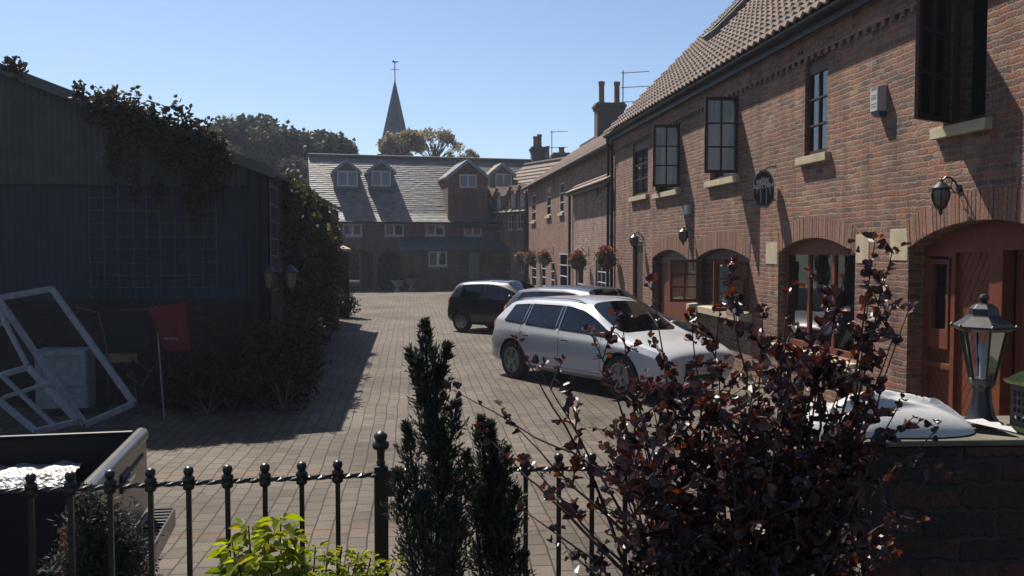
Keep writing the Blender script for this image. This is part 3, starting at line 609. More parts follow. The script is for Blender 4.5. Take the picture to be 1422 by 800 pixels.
# ------------------------------------------------------------------ fittings on that wall
def wall_lantern(u, z, s, label, group=None):
    t = thing('wall_lantern', label, 'lantern', tuple(F(u, 0, z)), 0, group); P = lambda o_, z_, y_=0: F(u+y_*s, o_*s, z+z_*s)
    mb = MB(); mb.lathe(P(.012, 0), [(.001, .02), (.045, .012), (.05, -.012)], 12, (-1, 0, 0)); mb.build('wall_plate', 'iron', t, smooth=True)
    mb = MB(); pts = [P(.02+.24*math.sin(a/10*1.9)*.9, -.02+.14*math.sin(a/10*3.0)) for a in range(0, 8)]; pts = [P(.02, 0), P(.06, .08), P(.12, .13), P(.19, .14), P(.24, .09), P(.25, .05)]
    mb.tube(pts, .013*s, 8); mb.tube([P(.03, -.06), P(.08, -.05), P(.12, .02), P(.10, .1)], .008*s, 6); mb.build('bracket', 'iron', t, smooth=True)
    c = P(.25, 0)
    mb = MB(); mb.lathe(c, [(r_*s, z_*s) for r_, z_ in ((.004, .13), (.018, .11), (.01, .09), (.04, .075), (.09, .03), (.125, .005), (.125, -.012), (.10, -.015))], 12)
    mb.lathe(c, [(r_*s, z_*s) for r_, z_ in ((.075, -.22), (.065, -.245), (.02, -.27), (.028, -.30), (.004, -.34))], 10)
    for k in range(6):
        a = math.pi*k/3; q = [c+Vector((math.cos(a)*r_*s, math.sin(a)*r_*s, z_*s)) for r_, z_ in ((.10, 0), (.118, -.07), (.108, -.14), (.07, -.22))]; mb.tube(q, .009*s, 5)
    mb.build('cage', 'iron', t, smooth=True)
    mb = MB(); mb.lathe(c, [(r_*s, z_*s) for r_, z_ in ((.092, -.005), (.109, -.07), (.10, -.14), (.063, -.215))], 14); mb.build('glass_globe', GLOBE, t, smooth=True, fix=False)
GLOBE = plain('frosted amber glass', (.15, .14, .10), .3, var=.2, scale=30)
wall_lantern(wy(1331), wz(1331, 262), .88, 'black wall lantern with frosted globe above the near entrance arch')
wall_lantern(wy(893), wz(893, 330), .95, 'small black wall lantern above the narrow far door')
wall_lantern(wy(962), wz(962, 322), .85, 'small black wall lantern between the boarded door and the open ground floor window')
t = thing('burglar_alarm', 'white burglar alarm box with blue base on the upper brick wall', 'alarm box', tuple(F(wy(1226), 0, wz(1226, 140))))
ua_, ub_ = wy(1228), wy(1218); zt_, zb_ = wz(1224, 119), wz(1224, 156)
mb = MB(); mb.hexa([F(ua_, 0, zb_), F(ub_, 0, zb_), F(ub_, .13, zb_), F(ua_, .13, zb_), F(ua_, 0, zt_), F(ub_, 0, zt_), F(ub_, .13, zt_-.03), F(ua_, .13, zt_-.03)]); bo = mb.build('box', 'alarm', t, bevel=.008)
mb = MB(); mb.hexa([F(ua_+.03, 0, zb_-.07), F(ub_-.03, 0, zb_-.07), F(ub_-.03, .08, zb_-.07), F(ua_+.03, .08, zb_-.07), F(ua_, 0, zb_-.002), F(ub_, 0, zb_-.002), F(ub_, .13, zb_-.002), F(ua_, .13, zb_-.002)]); mb.build('strobe_lens', 'alarmb', t, bevel=.01)
for z_, h_ in ((.30, .05), (.22, .012), (.17, .03), (.10, .012), (.06, .012)): mb = MB(); mb.box(*sorted((6-.1315, 6-.1325)), ua_+.03, ub_-.03, zb_+z_*.9, zb_+z_*.9+h_); mb.build('printed_mark', 'mark', bo)
t = solo = MB(); t.box(5.90, 6.0, wy(960), wy(955), wz(957, 298), wz(957, 285)); tag(t.build('junction_box', 'alarm', bevel=.01), 'small pale square electrical box halfway up the brick wall', 'junction box')

# oval sign
def text_mesh(name, s, size, mat, parent, mtx, ext=.004, bold=0):
    cu = bpy.data.curves.new(name, 'FONT'); cu.body = s; cu.size = size; cu.extrude = ext; cu.offset = bold; cu.align_x = 'CENTER'; cu.resolution_u = 3
    o = bpy.data.objects.new(name, cu); col.objects.link(o); dg = bpy.context.evaluated_depsgraph_get()
    me = bpy.data.meshes.new_from_object(o.evaluated_get(dg)); bpy.data.objects.remove(o); bpy.data.curves.remove(cu)
    me.materials.clear(); me.materials.append(M[mat]); me.transform(rootm(parent).inverted() @ mtx if parent else mtx)
    q = bpy.data.objects.new(name, me); col.objects.link(q); q.parent = parent; return q
sc_ = F(wy(1060), 0, wz(1060, 262))
t = thing('wall_sign', 'black oval hanging sign with pale lettering on an iron bar', 'sign', tuple(sc_))
# the board stands out from the wall, face towards the yard entrance
sg_c = Vector((5.70, wy(1060)*.955, 0)); sg_c = onY(1060, 262, 14.35)
SU = Vector((1, 0, 0)); G = frame(sg_c, (1, .0, 0), (0, -1, 0))
hw, hh = .185, .31
def signo(k): return [(hw*k*x, hh*k*z) for x, z in ((-.42, -1), (-1, -.62), (-1, .1), (-.93, .45), (-.72, .75), (-.4, .94), (0, 1), (.4, .94), (.72, .75), (.93, .45), (1, .1), (1, -.62), (.42, -1))]
mb = MB(); mb.slab(G, signo(1), [], -.012, .012); bd_ = mb.build('board', 'iron', t, bevel=.003)
mb = MB(); mb.slab(G, signo(.97), [signo(.90)], .012, .017); mb.build('border', 'signbl', bd_)
mb = MB(); pts = []
for i in range(21):
    a = math.pi*(i/20); r_ = .13+.012*math.sin(i*2.7); pts.append((math.cos(a)*r_, -.02+math.sin(a)*(.21+.02*math.sin(i*3.3))))
mb.slab(G, pts+[(-.12, -.10), (-.08, .0), (-.03, .07), (.04, .07), (.09, .0), (.12, -.12)], [], .012, .015); mb.build('painted_design', 'signbl', bd_)
mb = MB(); mb.slab(G, rect(-.06, .06, -.25, .02), [rect(-.038, .038, -.25+.001, 0.0)], .012, .016); mb.build('painted_doorway', 'signbl', bd_)
mt = Matrix((SU, (0, 0, 1), (0, -1, 0))).transposed().to_4x4()
text_mesh('lettering', 'NOT', .105, 'white', bd_, Matrix.Translation(G(-.01, .017, .085)) @ mt @ Matrix.Rotation(R(8), 4, 'Z'), bold=.002)
text_mesh('lettering', 'ROTTEN', .085, 'white', bd_, Matrix.Translation(G(0, .0185, .015)) @ mt @ Matrix.Rotation(R(8), 4, 'Z'), bold=.002)
mb = MB(); mb.tube([G(-.42, 0, -.19), G(-.02, 0, -.19), (6.0, sg_c.y, sg_c.z-.19)], .009, 6); mb.build('iron_bar', 'iron', t); mb = MB(); mb.tube([G(0, 0, .3), G(.1, 0, .36), (6.0, sg_c.y, sg_c.z+.36)], .009, 6); mb.build('iron_bar', 'iron', t)
# ------------------------------------------------------------------ terrace beyond: low cottage, tall cottage, dormered cottage
def small_win(F, u0, u1, z0, z1, parent, cols=2, rows=1, mat='upvc', rec=.05, sillm='stone', fr=.05, bar=.04, curtain=False, s=True, silh=.08):
    return window(F, u0, u1, z0, z1, parent, cols=cols, rows=rows, mat=mat, rec=rec, fr=fr, bar=bar, curtain=curtain, sillx=(u0-.06, u1+.06) if s else None, sillm=sillm, silh=silh)
def gable_roof(p, q, nrm, ez, run, pitch, parent, mat, tiles='tile', over=.15, gauge=.33, th=.1, back=None, pt=.3, amp=.02):
    """roof above the wall line p..q (2D points), rising along nrm away from the facade"""
    p, q, nrm = Vector((*p, 0)), Vector((*q, 0)), Vector((*nrm, 0)).normalized(); tp = math.tan(pitch); back = back or run
    e = nrm*-over; a, b_ = p+e, q+e; z0 = ez-over*tp
    pts = [(0, z0), (over+run, ez+run*tp), (over+run+back, ez+run*tp-back*tp), (over+run+back, ez+run*tp-back*tp-th), (over+run, ez+run*tp-th*1.2), (0, z0-th)]
    mb = MB(); mb.add([a+nrm*d+Vector((0, 0, z)) for d, z in pts]+[b_+nrm*d+Vector((0, 0, z)) for d, z in pts], [(i, (i+1) % 6, 6+(i+1) % 6, 6+i) for i in range(6)]+[(0, 1, 4, 5), (1, 2, 3, 4), (6, 7, 10, 11), (7, 8, 9, 10)])
    rf = mb.build('roof', mat, parent)
    U = (b_-a); L = U.length; S = (nrm*1+Vector((0, 0, tp))).normalized()
    if tiles: tileroof(a+Vector((0, 0, z0+.02)), U, S, L, (run+over)/math.cos(pitch), rf, tiles, gauge=gauge, pitch=pt, amp=amp, thick=.045, seg=4)
    rr = p+nrm*run+Vector((0, 0, ez+run*tp+.04)); r2 = q+nrm*run+Vector((0, 0, ez+run*tp+.04))
    mb = MB(); mb.tube([rr, r2], .11, 8); mb.build('ridge_tiles', 'ridge', rf)
    return rf
def chimney(cx, cy, z0, z1, wx, wyy, pots, parent, mat='chimd', pot=.14, ph=.75):
    mb = MB(); mb.box(cx-wx/2, cx+wx/2, cy-wyy/2, cy+wyy/2, z0, z1-.32)
    mb.box(cx-wx/2-.05, cx+wx/2+.05, cy-wyy/2-.05, cy+wyy/2+.05, z1-.318, z1-.2); mb.box(cx-wx/2-.1, cx+wx/2+.1, cy-wyy/2-.1, cy+wyy/2+.1, z1-.198, z1-.08); mb.box(cx-wx/2-.04, cx+wx/2+.04, cy-wyy/2-.04, cy+wyy/2+.04, z1-.078, z1)
    c = mb.build('chimney', mat, parent, bevel=.02)
    for dx, dy, h in pots:
        mb = MB(); mb.lathe((cx+dx, cy+dy, z1), [(pot*1.1, -.01), (pot*1.05, .06), (pot*.9, .1), (pot*.82, h*.8), (pot, h*.86), (pot, h), (pot*.7, h), (pot*.65, h-.1)], 12); mb.build('chimney_pot', 'pot', c, smooth=True)
    return c
def aerial(pos, h, n, ln, label, direc=(.9, -.4, 0)):
    t = thing('television_aerial', label, 'aerial', pos); p = Vector(pos); d = Vector(direc).normalized(); e = d.cross(Vector((0, 0, 1)))
    mb = MB(); mb.tube([p, p+Vector((0, 0, h))], .025, 6); mb.build('mast', 'pewter', t)
    for i in range(n):
        z = h*(.35+.6*i/max(1, n-1)); mb = MB(); mb.tube([p+Vector((0, 0, z))-d*.1, p+Vector((0, 0, z))+d*ln], .018, 5)
        for k in range(6): c = p+Vector((0, 0, z))+d*(ln*k/5.5); mb.tube([c-e*.22, c+e*.22], .009, 4)
        mb.build('antenna_boom', 'pewter', t)
# low cottage, projecting slightly, with a lean-to tiled roof
yb0, yb1 = 26.56, wy(793)
L1 = thing('low_cottage', 'low pale brick cottage with short tiled roof between two downpipes', 'building', (6, yb0, 0))
F1 = frame((6.03, 0, 0), (0, 1, 0), (-1, 0, 0)); ops = {}
def r1(p0, p1, yt, yb, X): u0, u1 = wy(p1, X), wy(p0, X); pm = (p0+p1)/2; return (u0, u1, max(.06, wz(pm, yb, X)), wz(pm, yt, X))
bw = [r1(827, 851, 362, 440, 6.03), r1(800, 810, 370, 420, 6.03), r1(829, 834, 258, 272, 6.03)]
mb = MB(); mb.slab(F1, rect(yb0, yb1, -.1, 4.42), [rect(*b_) for b_ in bw], -.3, 0); mb.build('wall', 'brickp', L1)
small_win(F1, *bw[0], L1, cols=4, rows=5, bar=.03); small_win(F1, *bw[1], L1, cols=1, rows=2); small_win(F1, *bw[2], L1, cols=1, rows=1, s=False)
gable_roof((6.03, yb0), (6.03, yb1), (1, 0), 4.48, 1.0, R(36), L1, 'tiled', over=.22, back=.9)
gutter((5.76, yb0, 4.34), (5.76, yb1, 4.34), .06, L1)
mb = MB(); mb.tube([(5.93, yb1-.05, 4.3), (5.93, yb1-.05, .1)], .05, 8); mb.build('downpipe', 'gutter', L1, smooth=True); mb = MB(); mb.tube([(5.93, yb0+.25, 5.3), (5.93, yb0+.25, .1)], .045, 8); mb.build('downpipe', 'gutter', L1, smooth=True)
# tall cottage
X2 = 6.25; F2 = frame((X2, 0, 0), (0, 1, 0), (-1, 0, 0)); yc0, yc1 = 26.56, wy(733, X2)
L2 = thing('tall_cottage', 'two storey brick cottage with long lit tiled roof and three slim upper windows', 'building', (X2, yc0, 0))
cw = [r1(738, 744, 271, 307, X2), r1(759, 765, 261, 299, X2), r1(777, 783, 254, 295, X2)]
cg = [r1(738, 745, 360, 398, X2), r1(752, 758, 360, 398, X2), r1(777, 788, 352, 400, X2), r1(765, 770, 364, 402, X2)]
mb = MB(); mb.slab(F2, rect(yc0, yc1, -.1, 5.58), [rect(*b_) for b_ in cw+cg], -.3, 0); mb.box(X2+.3, X2+5.5, yc0, yc0+.3, 0, 5.5); mb.box(X2+.3, X2+5.5, yc1-.3, yc1, 0, 5.5)
mb.build('wall', 'brick', L2)
for b_ in cw: small_win(F2, *b_, L2, cols=1, rows=3, rec=.0, silh=.14, curtain=(0, 1))
for b_ in cg: small_win(F2, *b_, L2, cols=1, rows=3, rec=.0, curtain=(0, 1))
gable_roof((X2, yc0), (X2, yc1), (1, 0), 5.64, 2.9, R(36), L2, 'tiled', over=.2, gauge=.36)
gutter((X2-.25, yc0, 5.46), (X2-.25, yc1, 5.46), .065, L2)
mb = MB(); mb.tube([(X2-.08, yc1-.1, 5.4), (X2-.08, yc1-.1, .1)], .06, 8); mb.build('downpipe', 'gutter', L2, smooth=True)
chimney(9.1, 41.0, 6.6, 8.95, 1.25, .75, ((-.36, 0, 1.0), (.36, 0, 1.0)), L2, pot=.15)
p = onX(871, 152, 9.6); aerial((9.65, 40.6, 8.2), 2.2, 3, 1.2, 'television aerial with three arms beside the two tall chimney pots')
# dormered cottage, turning towards the end of the yard
P3, Q3 = Vector((X2, yc1+.05, 0)), Vector((4.05, 53.2, 0)); U3 = (Q3-P3).normalized(); L3l = (Q3-P3).length; N3 = Vector((-U3.y, U3.x, 0)); N3 = N3 if N3.x < 0 else -N3
F3 = frame(P3, U3, N3); EZ3 = 4.42
L3 = thing('dormered_cottage', 'far brick cottage with four small gabled dormers above its gutter', 'building', tuple(P3))
dpx = [681, 693, 712, 725]
def u3(px): # distance along the facade seen at column px
    r = ray(px, 345); a = np.array([[U3.x, -r.x], [U3.y, -r.y]]); b_ = np.array([-P3.x, -P3.y]); return float(np.linalg.solve(a, b_)[0])
ops3 = []
for i, px in enumerate((679, 689, 709, 722)): u = u3(px); ops3.append((u-.33, u+.33, 3.35, 4.2))
for px in (690, 703, 727): u = u3(px); ops3.append((u-.35, u+.35, 1.0, 2.05))
ops3.append((u3(675)-.0, u3(675)+.8, .06, 2.1)); ops3.append((u3(714)-.1, u3(714)+.7, .06, 2.1))
mb = MB(); mb.slab(F3, rect(0, L3l, -.1, EZ3), [rect(*o_) for o_ in ops3], -.3, 0); mb.build('wall', 'brick', L3)
for o_ in ops3[:7]: small_win(F3, *o_, L3, cols=2, rows=2, rec=.03, bar=.035)
for o_ in ops3[7:]: mb = MB(); mb.slab(F3, rect(*o_), [], -.12, -.06); mb.build('door', 'green', L3)
gable_roof((P3.x, P3.y), (Q3.x, Q3.y), (-N3.x, -N3.y), EZ3, 3.1, R(43), L3, 'tiled', over=.15)
gutter(F3(0, .2, EZ3-.14), F3(L3l, .2, EZ3-.14), .06, L3)
mb = MB(); mb.tube([F3(.12, .08, EZ3-.2), F3(.12, .08, .1)], .06, 8); mb.build('downpipe', 'gutter', L3, smooth=True)
for px in dpx:
    u = u3(px); w_ = .42; zb, zt = EZ3-.05, EZ3+.85
    mb = MB(); mb.slab(F3, [(u-w_, zb), (u+w_, zb), (u+w_, zt), (u, zt+.42), (u-w_, zt)], [rect(u-.25, u+.25, zb+.15, zt-.02)], -1.2, .02)
    d_ = mb.build('dormer', 'brick', L3)
    mb = MB(); mb.slab(F3, rect(u-.249, u+.249, zb+.15, zt-.021), panes(u-.25, u+.25, zb+.15, zt-.02, 2, 2, .05, .04), -.12, -.03); mb.slab(F3, rect(u-.22, u+.22, zb+.2, zt-.05), [], -.09, -.08); mb.build('dormer_window', 'upvc', d_)
    mb = MB()
    for s_ in (-1, 1): mb.hexa([F3(u+s_*(w_+.14), -1.3, zt-.08), F3(u, -1.3, zt+.47), F3(u, .15, zt+.47), F3(u+s_*(w_+.14), .15, zt-.08), F3(u+s_*(w_+.14), -1.3, zt-.02), F3(u, -1.3, zt+.53), F3(u, .15, zt+.53), F3(u+s_*(w_+.14), .15, zt-.02)])
    mb.build('dormer_roof', 'tiled', d_)
    for s_ in (-1, -.5, .5, 1, 0): mb = MB(); mb.lathe(F3(u+s_*(w_+.08), .17, zt+.42-abs(s_)*.46), [(.001, -.07), (.06, -.04), (.08, 0), (.06, .05), (.001, .08)], 8); mb.build('dormer_finial', 'terra', d_, smooth=True)
chimney(7.85, 55.5, 6.3, 8.55, .85, .8, ((-.18, -.1, .65), (.1, .1, .8)), L3, pot=.16)
chimney(8.75, 57.5, 6.3, 8.1, .7, .8, ((0, 0, .75),), L3, pot=.14)
chimney(9.1, 54.5, 6.3, 8.1, .95, .8, ((.05, 0, .35),), L3, pot=.2)
aerial((8.6, 54.8, 7.9), 1.6, 2, 1.0, 'small television aerial with two arms among the far chimneys')

# ------------------------------------------------------------------ building closing the yard
RA = R(8.5); A0 = onZ(441, 404.5, 0); A0 = Vector((-5.2, 49.6, 0))
E = thing('end_house', 'red brick house closing the yard under a long mossy slate roof', 'building', tuple(A0), RA)
FE = lambda u, n, z: Vector((u, -n, z))      # local coordinates
mE = Matrix.Translation(A0) @ Matrix.Rotation(RA, 4, 'Z')
def lp(px, py, n=0):      # local (u, z) of a pixel on the plane n in front of the facade
    inv = mE.inverted(); o_ = inv @ CAM; r = (inv.to_3x3() @ ray(px, py)); t_ = (-n-o_.y)/r.y; q = o_+r*t_; return q.x, q.z
def lr(p0, p1, yt, yb, n=0): a, b_ = lp(p0, yt, n), lp(p1, yb, n); return (a[0], b_[0], max(.05, b_[1]), a[1])
WE = 15.5; EZE = 3.85; DE = 4.0; tpE = math.tan(R(43.5))
wins = [lr(476, 503, 311, 328), lr(534, 561, 311, 328), lr(591, 618, 311, 328), lr(644, 669, 311, 328)]
arch1 = lr(483, 519, 347, 404.5); arch1 = (arch1[0]-.1, arch1[1], .0, arch1[3]); arch2 = lr(524, 556, 350, 404.5); arch2 = (arch2[0], arch2[1], 0, arch2[3])
gw = lr(595, 621, 349, 370, 1.0)
mb = MB(); mb.slab(FE, rect(0, WE, -.02, EZE), [rect(*w_) for w_ in wins]+[archp(*arch1, .25), archp(*arch2, .4)], -.3, 0)
mb.slab(FE, rect(0, WE, -.02, EZE), [rect(arch1[0], arch1[1], 0, 2.0)], -8.3, -8)
mb.slab(lambda u, n, z: Vector((n, u, z)), [(.3, 0), (8, 0), (8, EZE), (4, EZE+DE*tpE-.1), (.3, EZE)], [], 0, .3)
mb.slab(lambda u, n, z: Vector((n, u, z)), [(.3, 0), (8, 0), (8, EZE), (4, EZE+DE*tpE-.1), (.3, EZE)], [], WE-.3, WE)
for x in (arch1[0]-.2, arch1[1]+.02): mb.box(x, x+.18, .31, 7.99, 0, 2.6)
mb.box(.31, WE-.31, .31, 7.99, 2.62, 2.8); mb.build('wall', 'brickd', E, world=False)
mb = MB(); mb.box(arch2[0]-.2, arch2[1]+.2, 2.0, 2.1, 0, 2.6); mb.build('inner_wall', 'inside', E, world=False)
def cw_(F, r4, parent, mat='upvc', rec=.04, rows=1, cols=2):
    u0, u1, z0, z1 = r4
    mb = MB(); mb.slab(F, rect(u0, u1, z0, z1), panes(u0, u1, z0, z1, cols, rows, .085, .1), -rec-.06, -rec); w_ = mb.build('window', mat, parent, world=False)
    g = MB(); g.slab(F, rect(u0+.05, u1-.05, z0+.05, z1-.05), [], -rec-.04, -rec-.03); g.build('glass', 'glass', w_, world=False)
    c = MB(); c.slab(F, rect(u0+.05, u0+.05+(u1-u0)*.42, z0+.05, z1-.05), [], -rec-.22, -rec-.2); c.build('curtain', 'curtain', w_, world=False)
    s_ = MB(); s_.slab(F, rect(u0-.05, u1+.05, z0-.09, z0-.003), [], -.02, .05); s_.build('sill', 'cement', w_, world=False)
for w_ in wins: cw_(FE, w_, E)
# main roof with a bellcast foot, one slope towards the yard
prof = [(.35, EZE-.12), (0, EZE+.04), (-.5, EZE+.36), (-1.0, EZE+1.0*tpE*.93), (-DE, EZE+DE*tpE)]
mb = MB(); pts = [(-n, z) for n, z in prof]; bot = [(y, z-.12) for y, z in pts]
ring = pts+[(2*DE+.3, EZE-.2), (2*DE+.3, EZE-.32)]+[(DE, EZE+DE*tpE-.14)]+bot[::-1][1:]
k = len(ring); xa, xb = -.12, WE+.1
mb.v = [(xa, y, z) for y, z in ring]+[(xb, y, z) for y, z in ring]; mb.f = [(i, (i+1) % k, k+(i+1) % k, k+i) for i in range(k)]+[tuple(range(k)), tuple(range(k, 2*k))[::-1]]
rE = mb.build('roof', 'slate', E, world=False)
# real slate courses, each tilted a little over the one below
mb = MB(); svec = [Vector((0, y, z)) for y, z in pts]; cum = [0]
for i in range(len(svec)-1): cum.append(cum[-1]+(svec[i+1]-svec[i]).length)
def alongroof(d):
    for i in range(len(cum)-1):
        if d <= cum[i+1] or i == len(cum)-2: t_ = (d-cum[i])/(cum[i+1]-cum[i]); p = svec[i].lerp(svec[i+1], t_); dd = (svec[i+1]-svec[i]).normalized(); return p, Vector((0, -dd.z, dd.y))
g_ = .17; d = 0; row = 0
while d < cum[-1]-.1:
    x = xa-(.15 if row % 2 else 0)
    while x < xb:
        x1 = min(x+random.uniform(.24, .36), xb); x0 = max(x, xa); p, n_ = alongroof(d-.02 if d > .02 else 0); q, n2 = alongroof(min(d+g_, cum[-1])); h_ = .02+random.uniform(0, .012); X0, X1 = Vector((x0+.004, 0, 0)), Vector((x1-.004, 0, 0))
        if n_.z < 0: n_, n2 = -n_, -n2
        mb.add([p+X0+n_*.002, p+X1+n_*.002, p+X0+n_*h_, p+X1+n_*h_, q+X1+n2*.004, q+X0+n2*.004], [(0, 1, 3, 2), (2, 3, 4, 5)]); x = x1
    d += g_; row += 1
SL = islandmat('stone slate', [(.20, .18, .16), (.17, .155, .14), (.22, .20, .175), (.185, .165, .15), (.205, .185, .165), (.15, .14, .13)], .5, .5, .006, spec=.9, scale=3)
mb.build('roof_slates', SL, rE, fix=False, world=False)
mb = MB(); mb.tube([(xa, DE, EZE+DE*tpE+.05), (xb, DE, EZE+DE*tpE+.05)], .13, 8); mb.build('ridge_tiles', 'ridge', rE, world=False)
def at_l(px, py, n): u, z = lp(px, py, n); return u, z
def dormer(p0, p1, pk, yt, ys, yb, n, mat, wpx, white=False, flush=False):
    u0, zs = lp(p0, ys, n); u1, _ = lp(p1, ys, n); uc, zt = lp(pk, yt, n); zb = lp(p0, yb, n)[1]
    if flush: zb = EZE-.4
    mb = MB(); wr = lr(*wpx, n); FF = lambda u, nn, z: Vector((u, -(n+nn), z))
    uc = (u0+u1)/2
    mb.slab(FF, [(u0, zb), (u1, zb), (u1, zs), (uc, zt-.12), (u0, zs)], [rect(*wr)], -DE*.9-n if flush else -2.2, 0)
    d_ = mb.build('dormer', mat, E, world=False)
    mb = MB(); mb.slab(FF, rect(*wr), panes(*wr, 2, 1, .07, .08), -.08, -.02); w_ = mb.build('dormer_window', 'upvc' if True else mat, d_, world=False)
    g = MB(); g.slab(FF, rect(wr[0]+.05, wr[1]-.05, wr[2]+.05, wr[3]-.05), [], -.06, -.05); g.build('dormer_glass', 'greyp', d_, world=False)
    mb = MB(); ov = .12; sl_ = (zt-zs)/(uc-u0); ln_ = -(3.9+n) if flush else -2.6
    for s_ in (-1, 1):
        ue = uc+s_*(uc-u0+ov); ze = zt-sl_*(uc-u0+ov)
        mb.hexa([FF(ue, ln_, ze-.09), FF(uc, ln_, zt-.09), FF(uc, .16, zt-.09), FF(ue, .16, ze-.09), FF(ue, ln_, ze), FF(uc, ln_, zt), FF(uc, .16, zt), FF(ue, .16, ze)])
    mb.build('dormer_roof', 'slated' if not white else 'tiled', d_, world=False)
    mb = MB()
    for s_ in (-1, 1):
        ue = uc+s_*(uc-u0+ov); ze = zt-sl_*(uc-u0+ov)
        mb.hexa([FF(ue, .161, ze-.2), FF(uc, .161, zt-.2), FF(uc, .2, zt-.2), FF(ue, .2, ze-.2), FF(ue, .161, ze+.02), FF(uc, .161, zt+.02), FF(uc, .2, zt+.02), FF(ue, .2, ze+.02)])
    mb.build('barge_board', 'greyp', d_, world=False)
dormer(463, 499, 481, 221, 236, 263, -1.8, 'dormer', (468, 497, 237, 259))
dormer(511, 547, 529, 221, 236, 263, -1.8, 'dormer', (516, 543, 237, 259))
dormer(622, 677, 649, 221, 243, 305, .02, 'brickd', (638, 662, 242, 261), flush=True)
dormer(680, 713, 698, 226, 240, 262, -1.8, 'dormer', (688, 711, 241, 260), white=True)
# single storey front range with its own dark roof, window and door
u0, z_ = lp(559, 347, 1.0); u1 = WE; zt = lp(600, 332, 0)[1]
mb = MB(); FF = lambda u, n, z: Vector((u, -n-1.0, z)); dr_ = lr(651, 666, 351, 387, 1.0)
mb.slab(FF, rect(u0, u1, -.02, z_), [rect(*gw), rect(*dr_)], -.25, 0); mb.box(u0, u0+.2, -.75, -.002, 0, z_); mb.build('front_range_wall', 'brickd', E, world=False)
cw_(FF, gw, E); mb = MB(); mb.slab(FF, rect(*dr_), [], -.1, -.05); mb.build('door', 'green', E, world=False)
mb = MB(); mb.add([(u0-.15, -1.2, z_-.03), (u1, -1.2, z_-.03), (u1, -.003, zt+.05), (u0-.15, -.003, zt+.05), (u0-.15, -1.2, z_+.05), (u1, -1.2, z_+.05), (u1, -.003, zt+.13), (u0-.15, -.003, zt+.13)], [(0, 3, 2, 1), (4, 5, 6, 7), (0, 1, 5, 4), (1, 2, 6, 5), (2, 3, 7, 6), (3, 0, 4, 7)]); mb.build('front_range_roof', 'slated', E, world=False)
mb = MB(); mb.tube([(xa, -.42, EZE-.14), (xb, -.42, EZE-.14)], .06, 8); mb.build('gutter', 'gutter', E, world=False)

# ------------------------------------------------------------------ church spire and weathervane
sx = Vector((0, 0, 0)); sp0 = at(549, 225, 95); 
T = thing('church_spire', 'slender dark slate church spire with a weathervane, rising above the end house', 'church spire', (sp0.x, sp0.y, 0))
c = Vector((sp0.x, sp0.y, 0)); zt = at(549, 112, 95).z; zb = at(549, 214, 95).z
mb = MB(); mb.lathe(c, [(2.05, zb-.1), (1.75, zb+.15), (1.45, zb+1.7), (.03, zt)], 8, rot=R(22.5)); mb.build('spire', 'slated', T)
mb = MB(); mb.box(c.x-1.45, c.x+1.45, c.y-1.45, c.y+1.45, 0, zb-.02); mb.build('tower', 'brickd', T)
mb = MB(); mb.tube([c+Vector((0, 0, zt-.3)), c+Vector((0, 0, zt+1.95))], .05, 6); mb.lathe(c, [(.01, zt-.1), (.13, zt), (.01, zt+.12)], 8); mb.lathe(c, [(.01, zt+.5), (.09, zt+.58), (.01, zt+.66)], 8)
mb.tube([c+Vector((-.42, 0, zt+1.1)), c+Vector((.42, 0, zt+1.1))], .035, 5); mb.tube([c+Vector((0, -.42, zt+1.1)), c+Vector((0, .42, zt+1.1))], .035, 5); mb.build('finial_cross', 'iron', T)
mb = MB(); mb.slab(frame(c+Vector((0, 0, zt+1.85)), (1, 0, 0), (0, -1, 0)), [(-.3, 0), (-.1, -.08), (.12, -.06), (.35, .0), (.3, .12), (.12, .06), (-.05, .1), (-.12, .2), (-.2, .14)], [], -.02, .02); mb.build('weathervane', 'iron', T)
mb = MB(); mb.box(c.x-1.75, c.x-1.25, c.y-.5, c.y+.5, zb+.3, zb+1.5); mb.build('lucarne', 'slated', T)

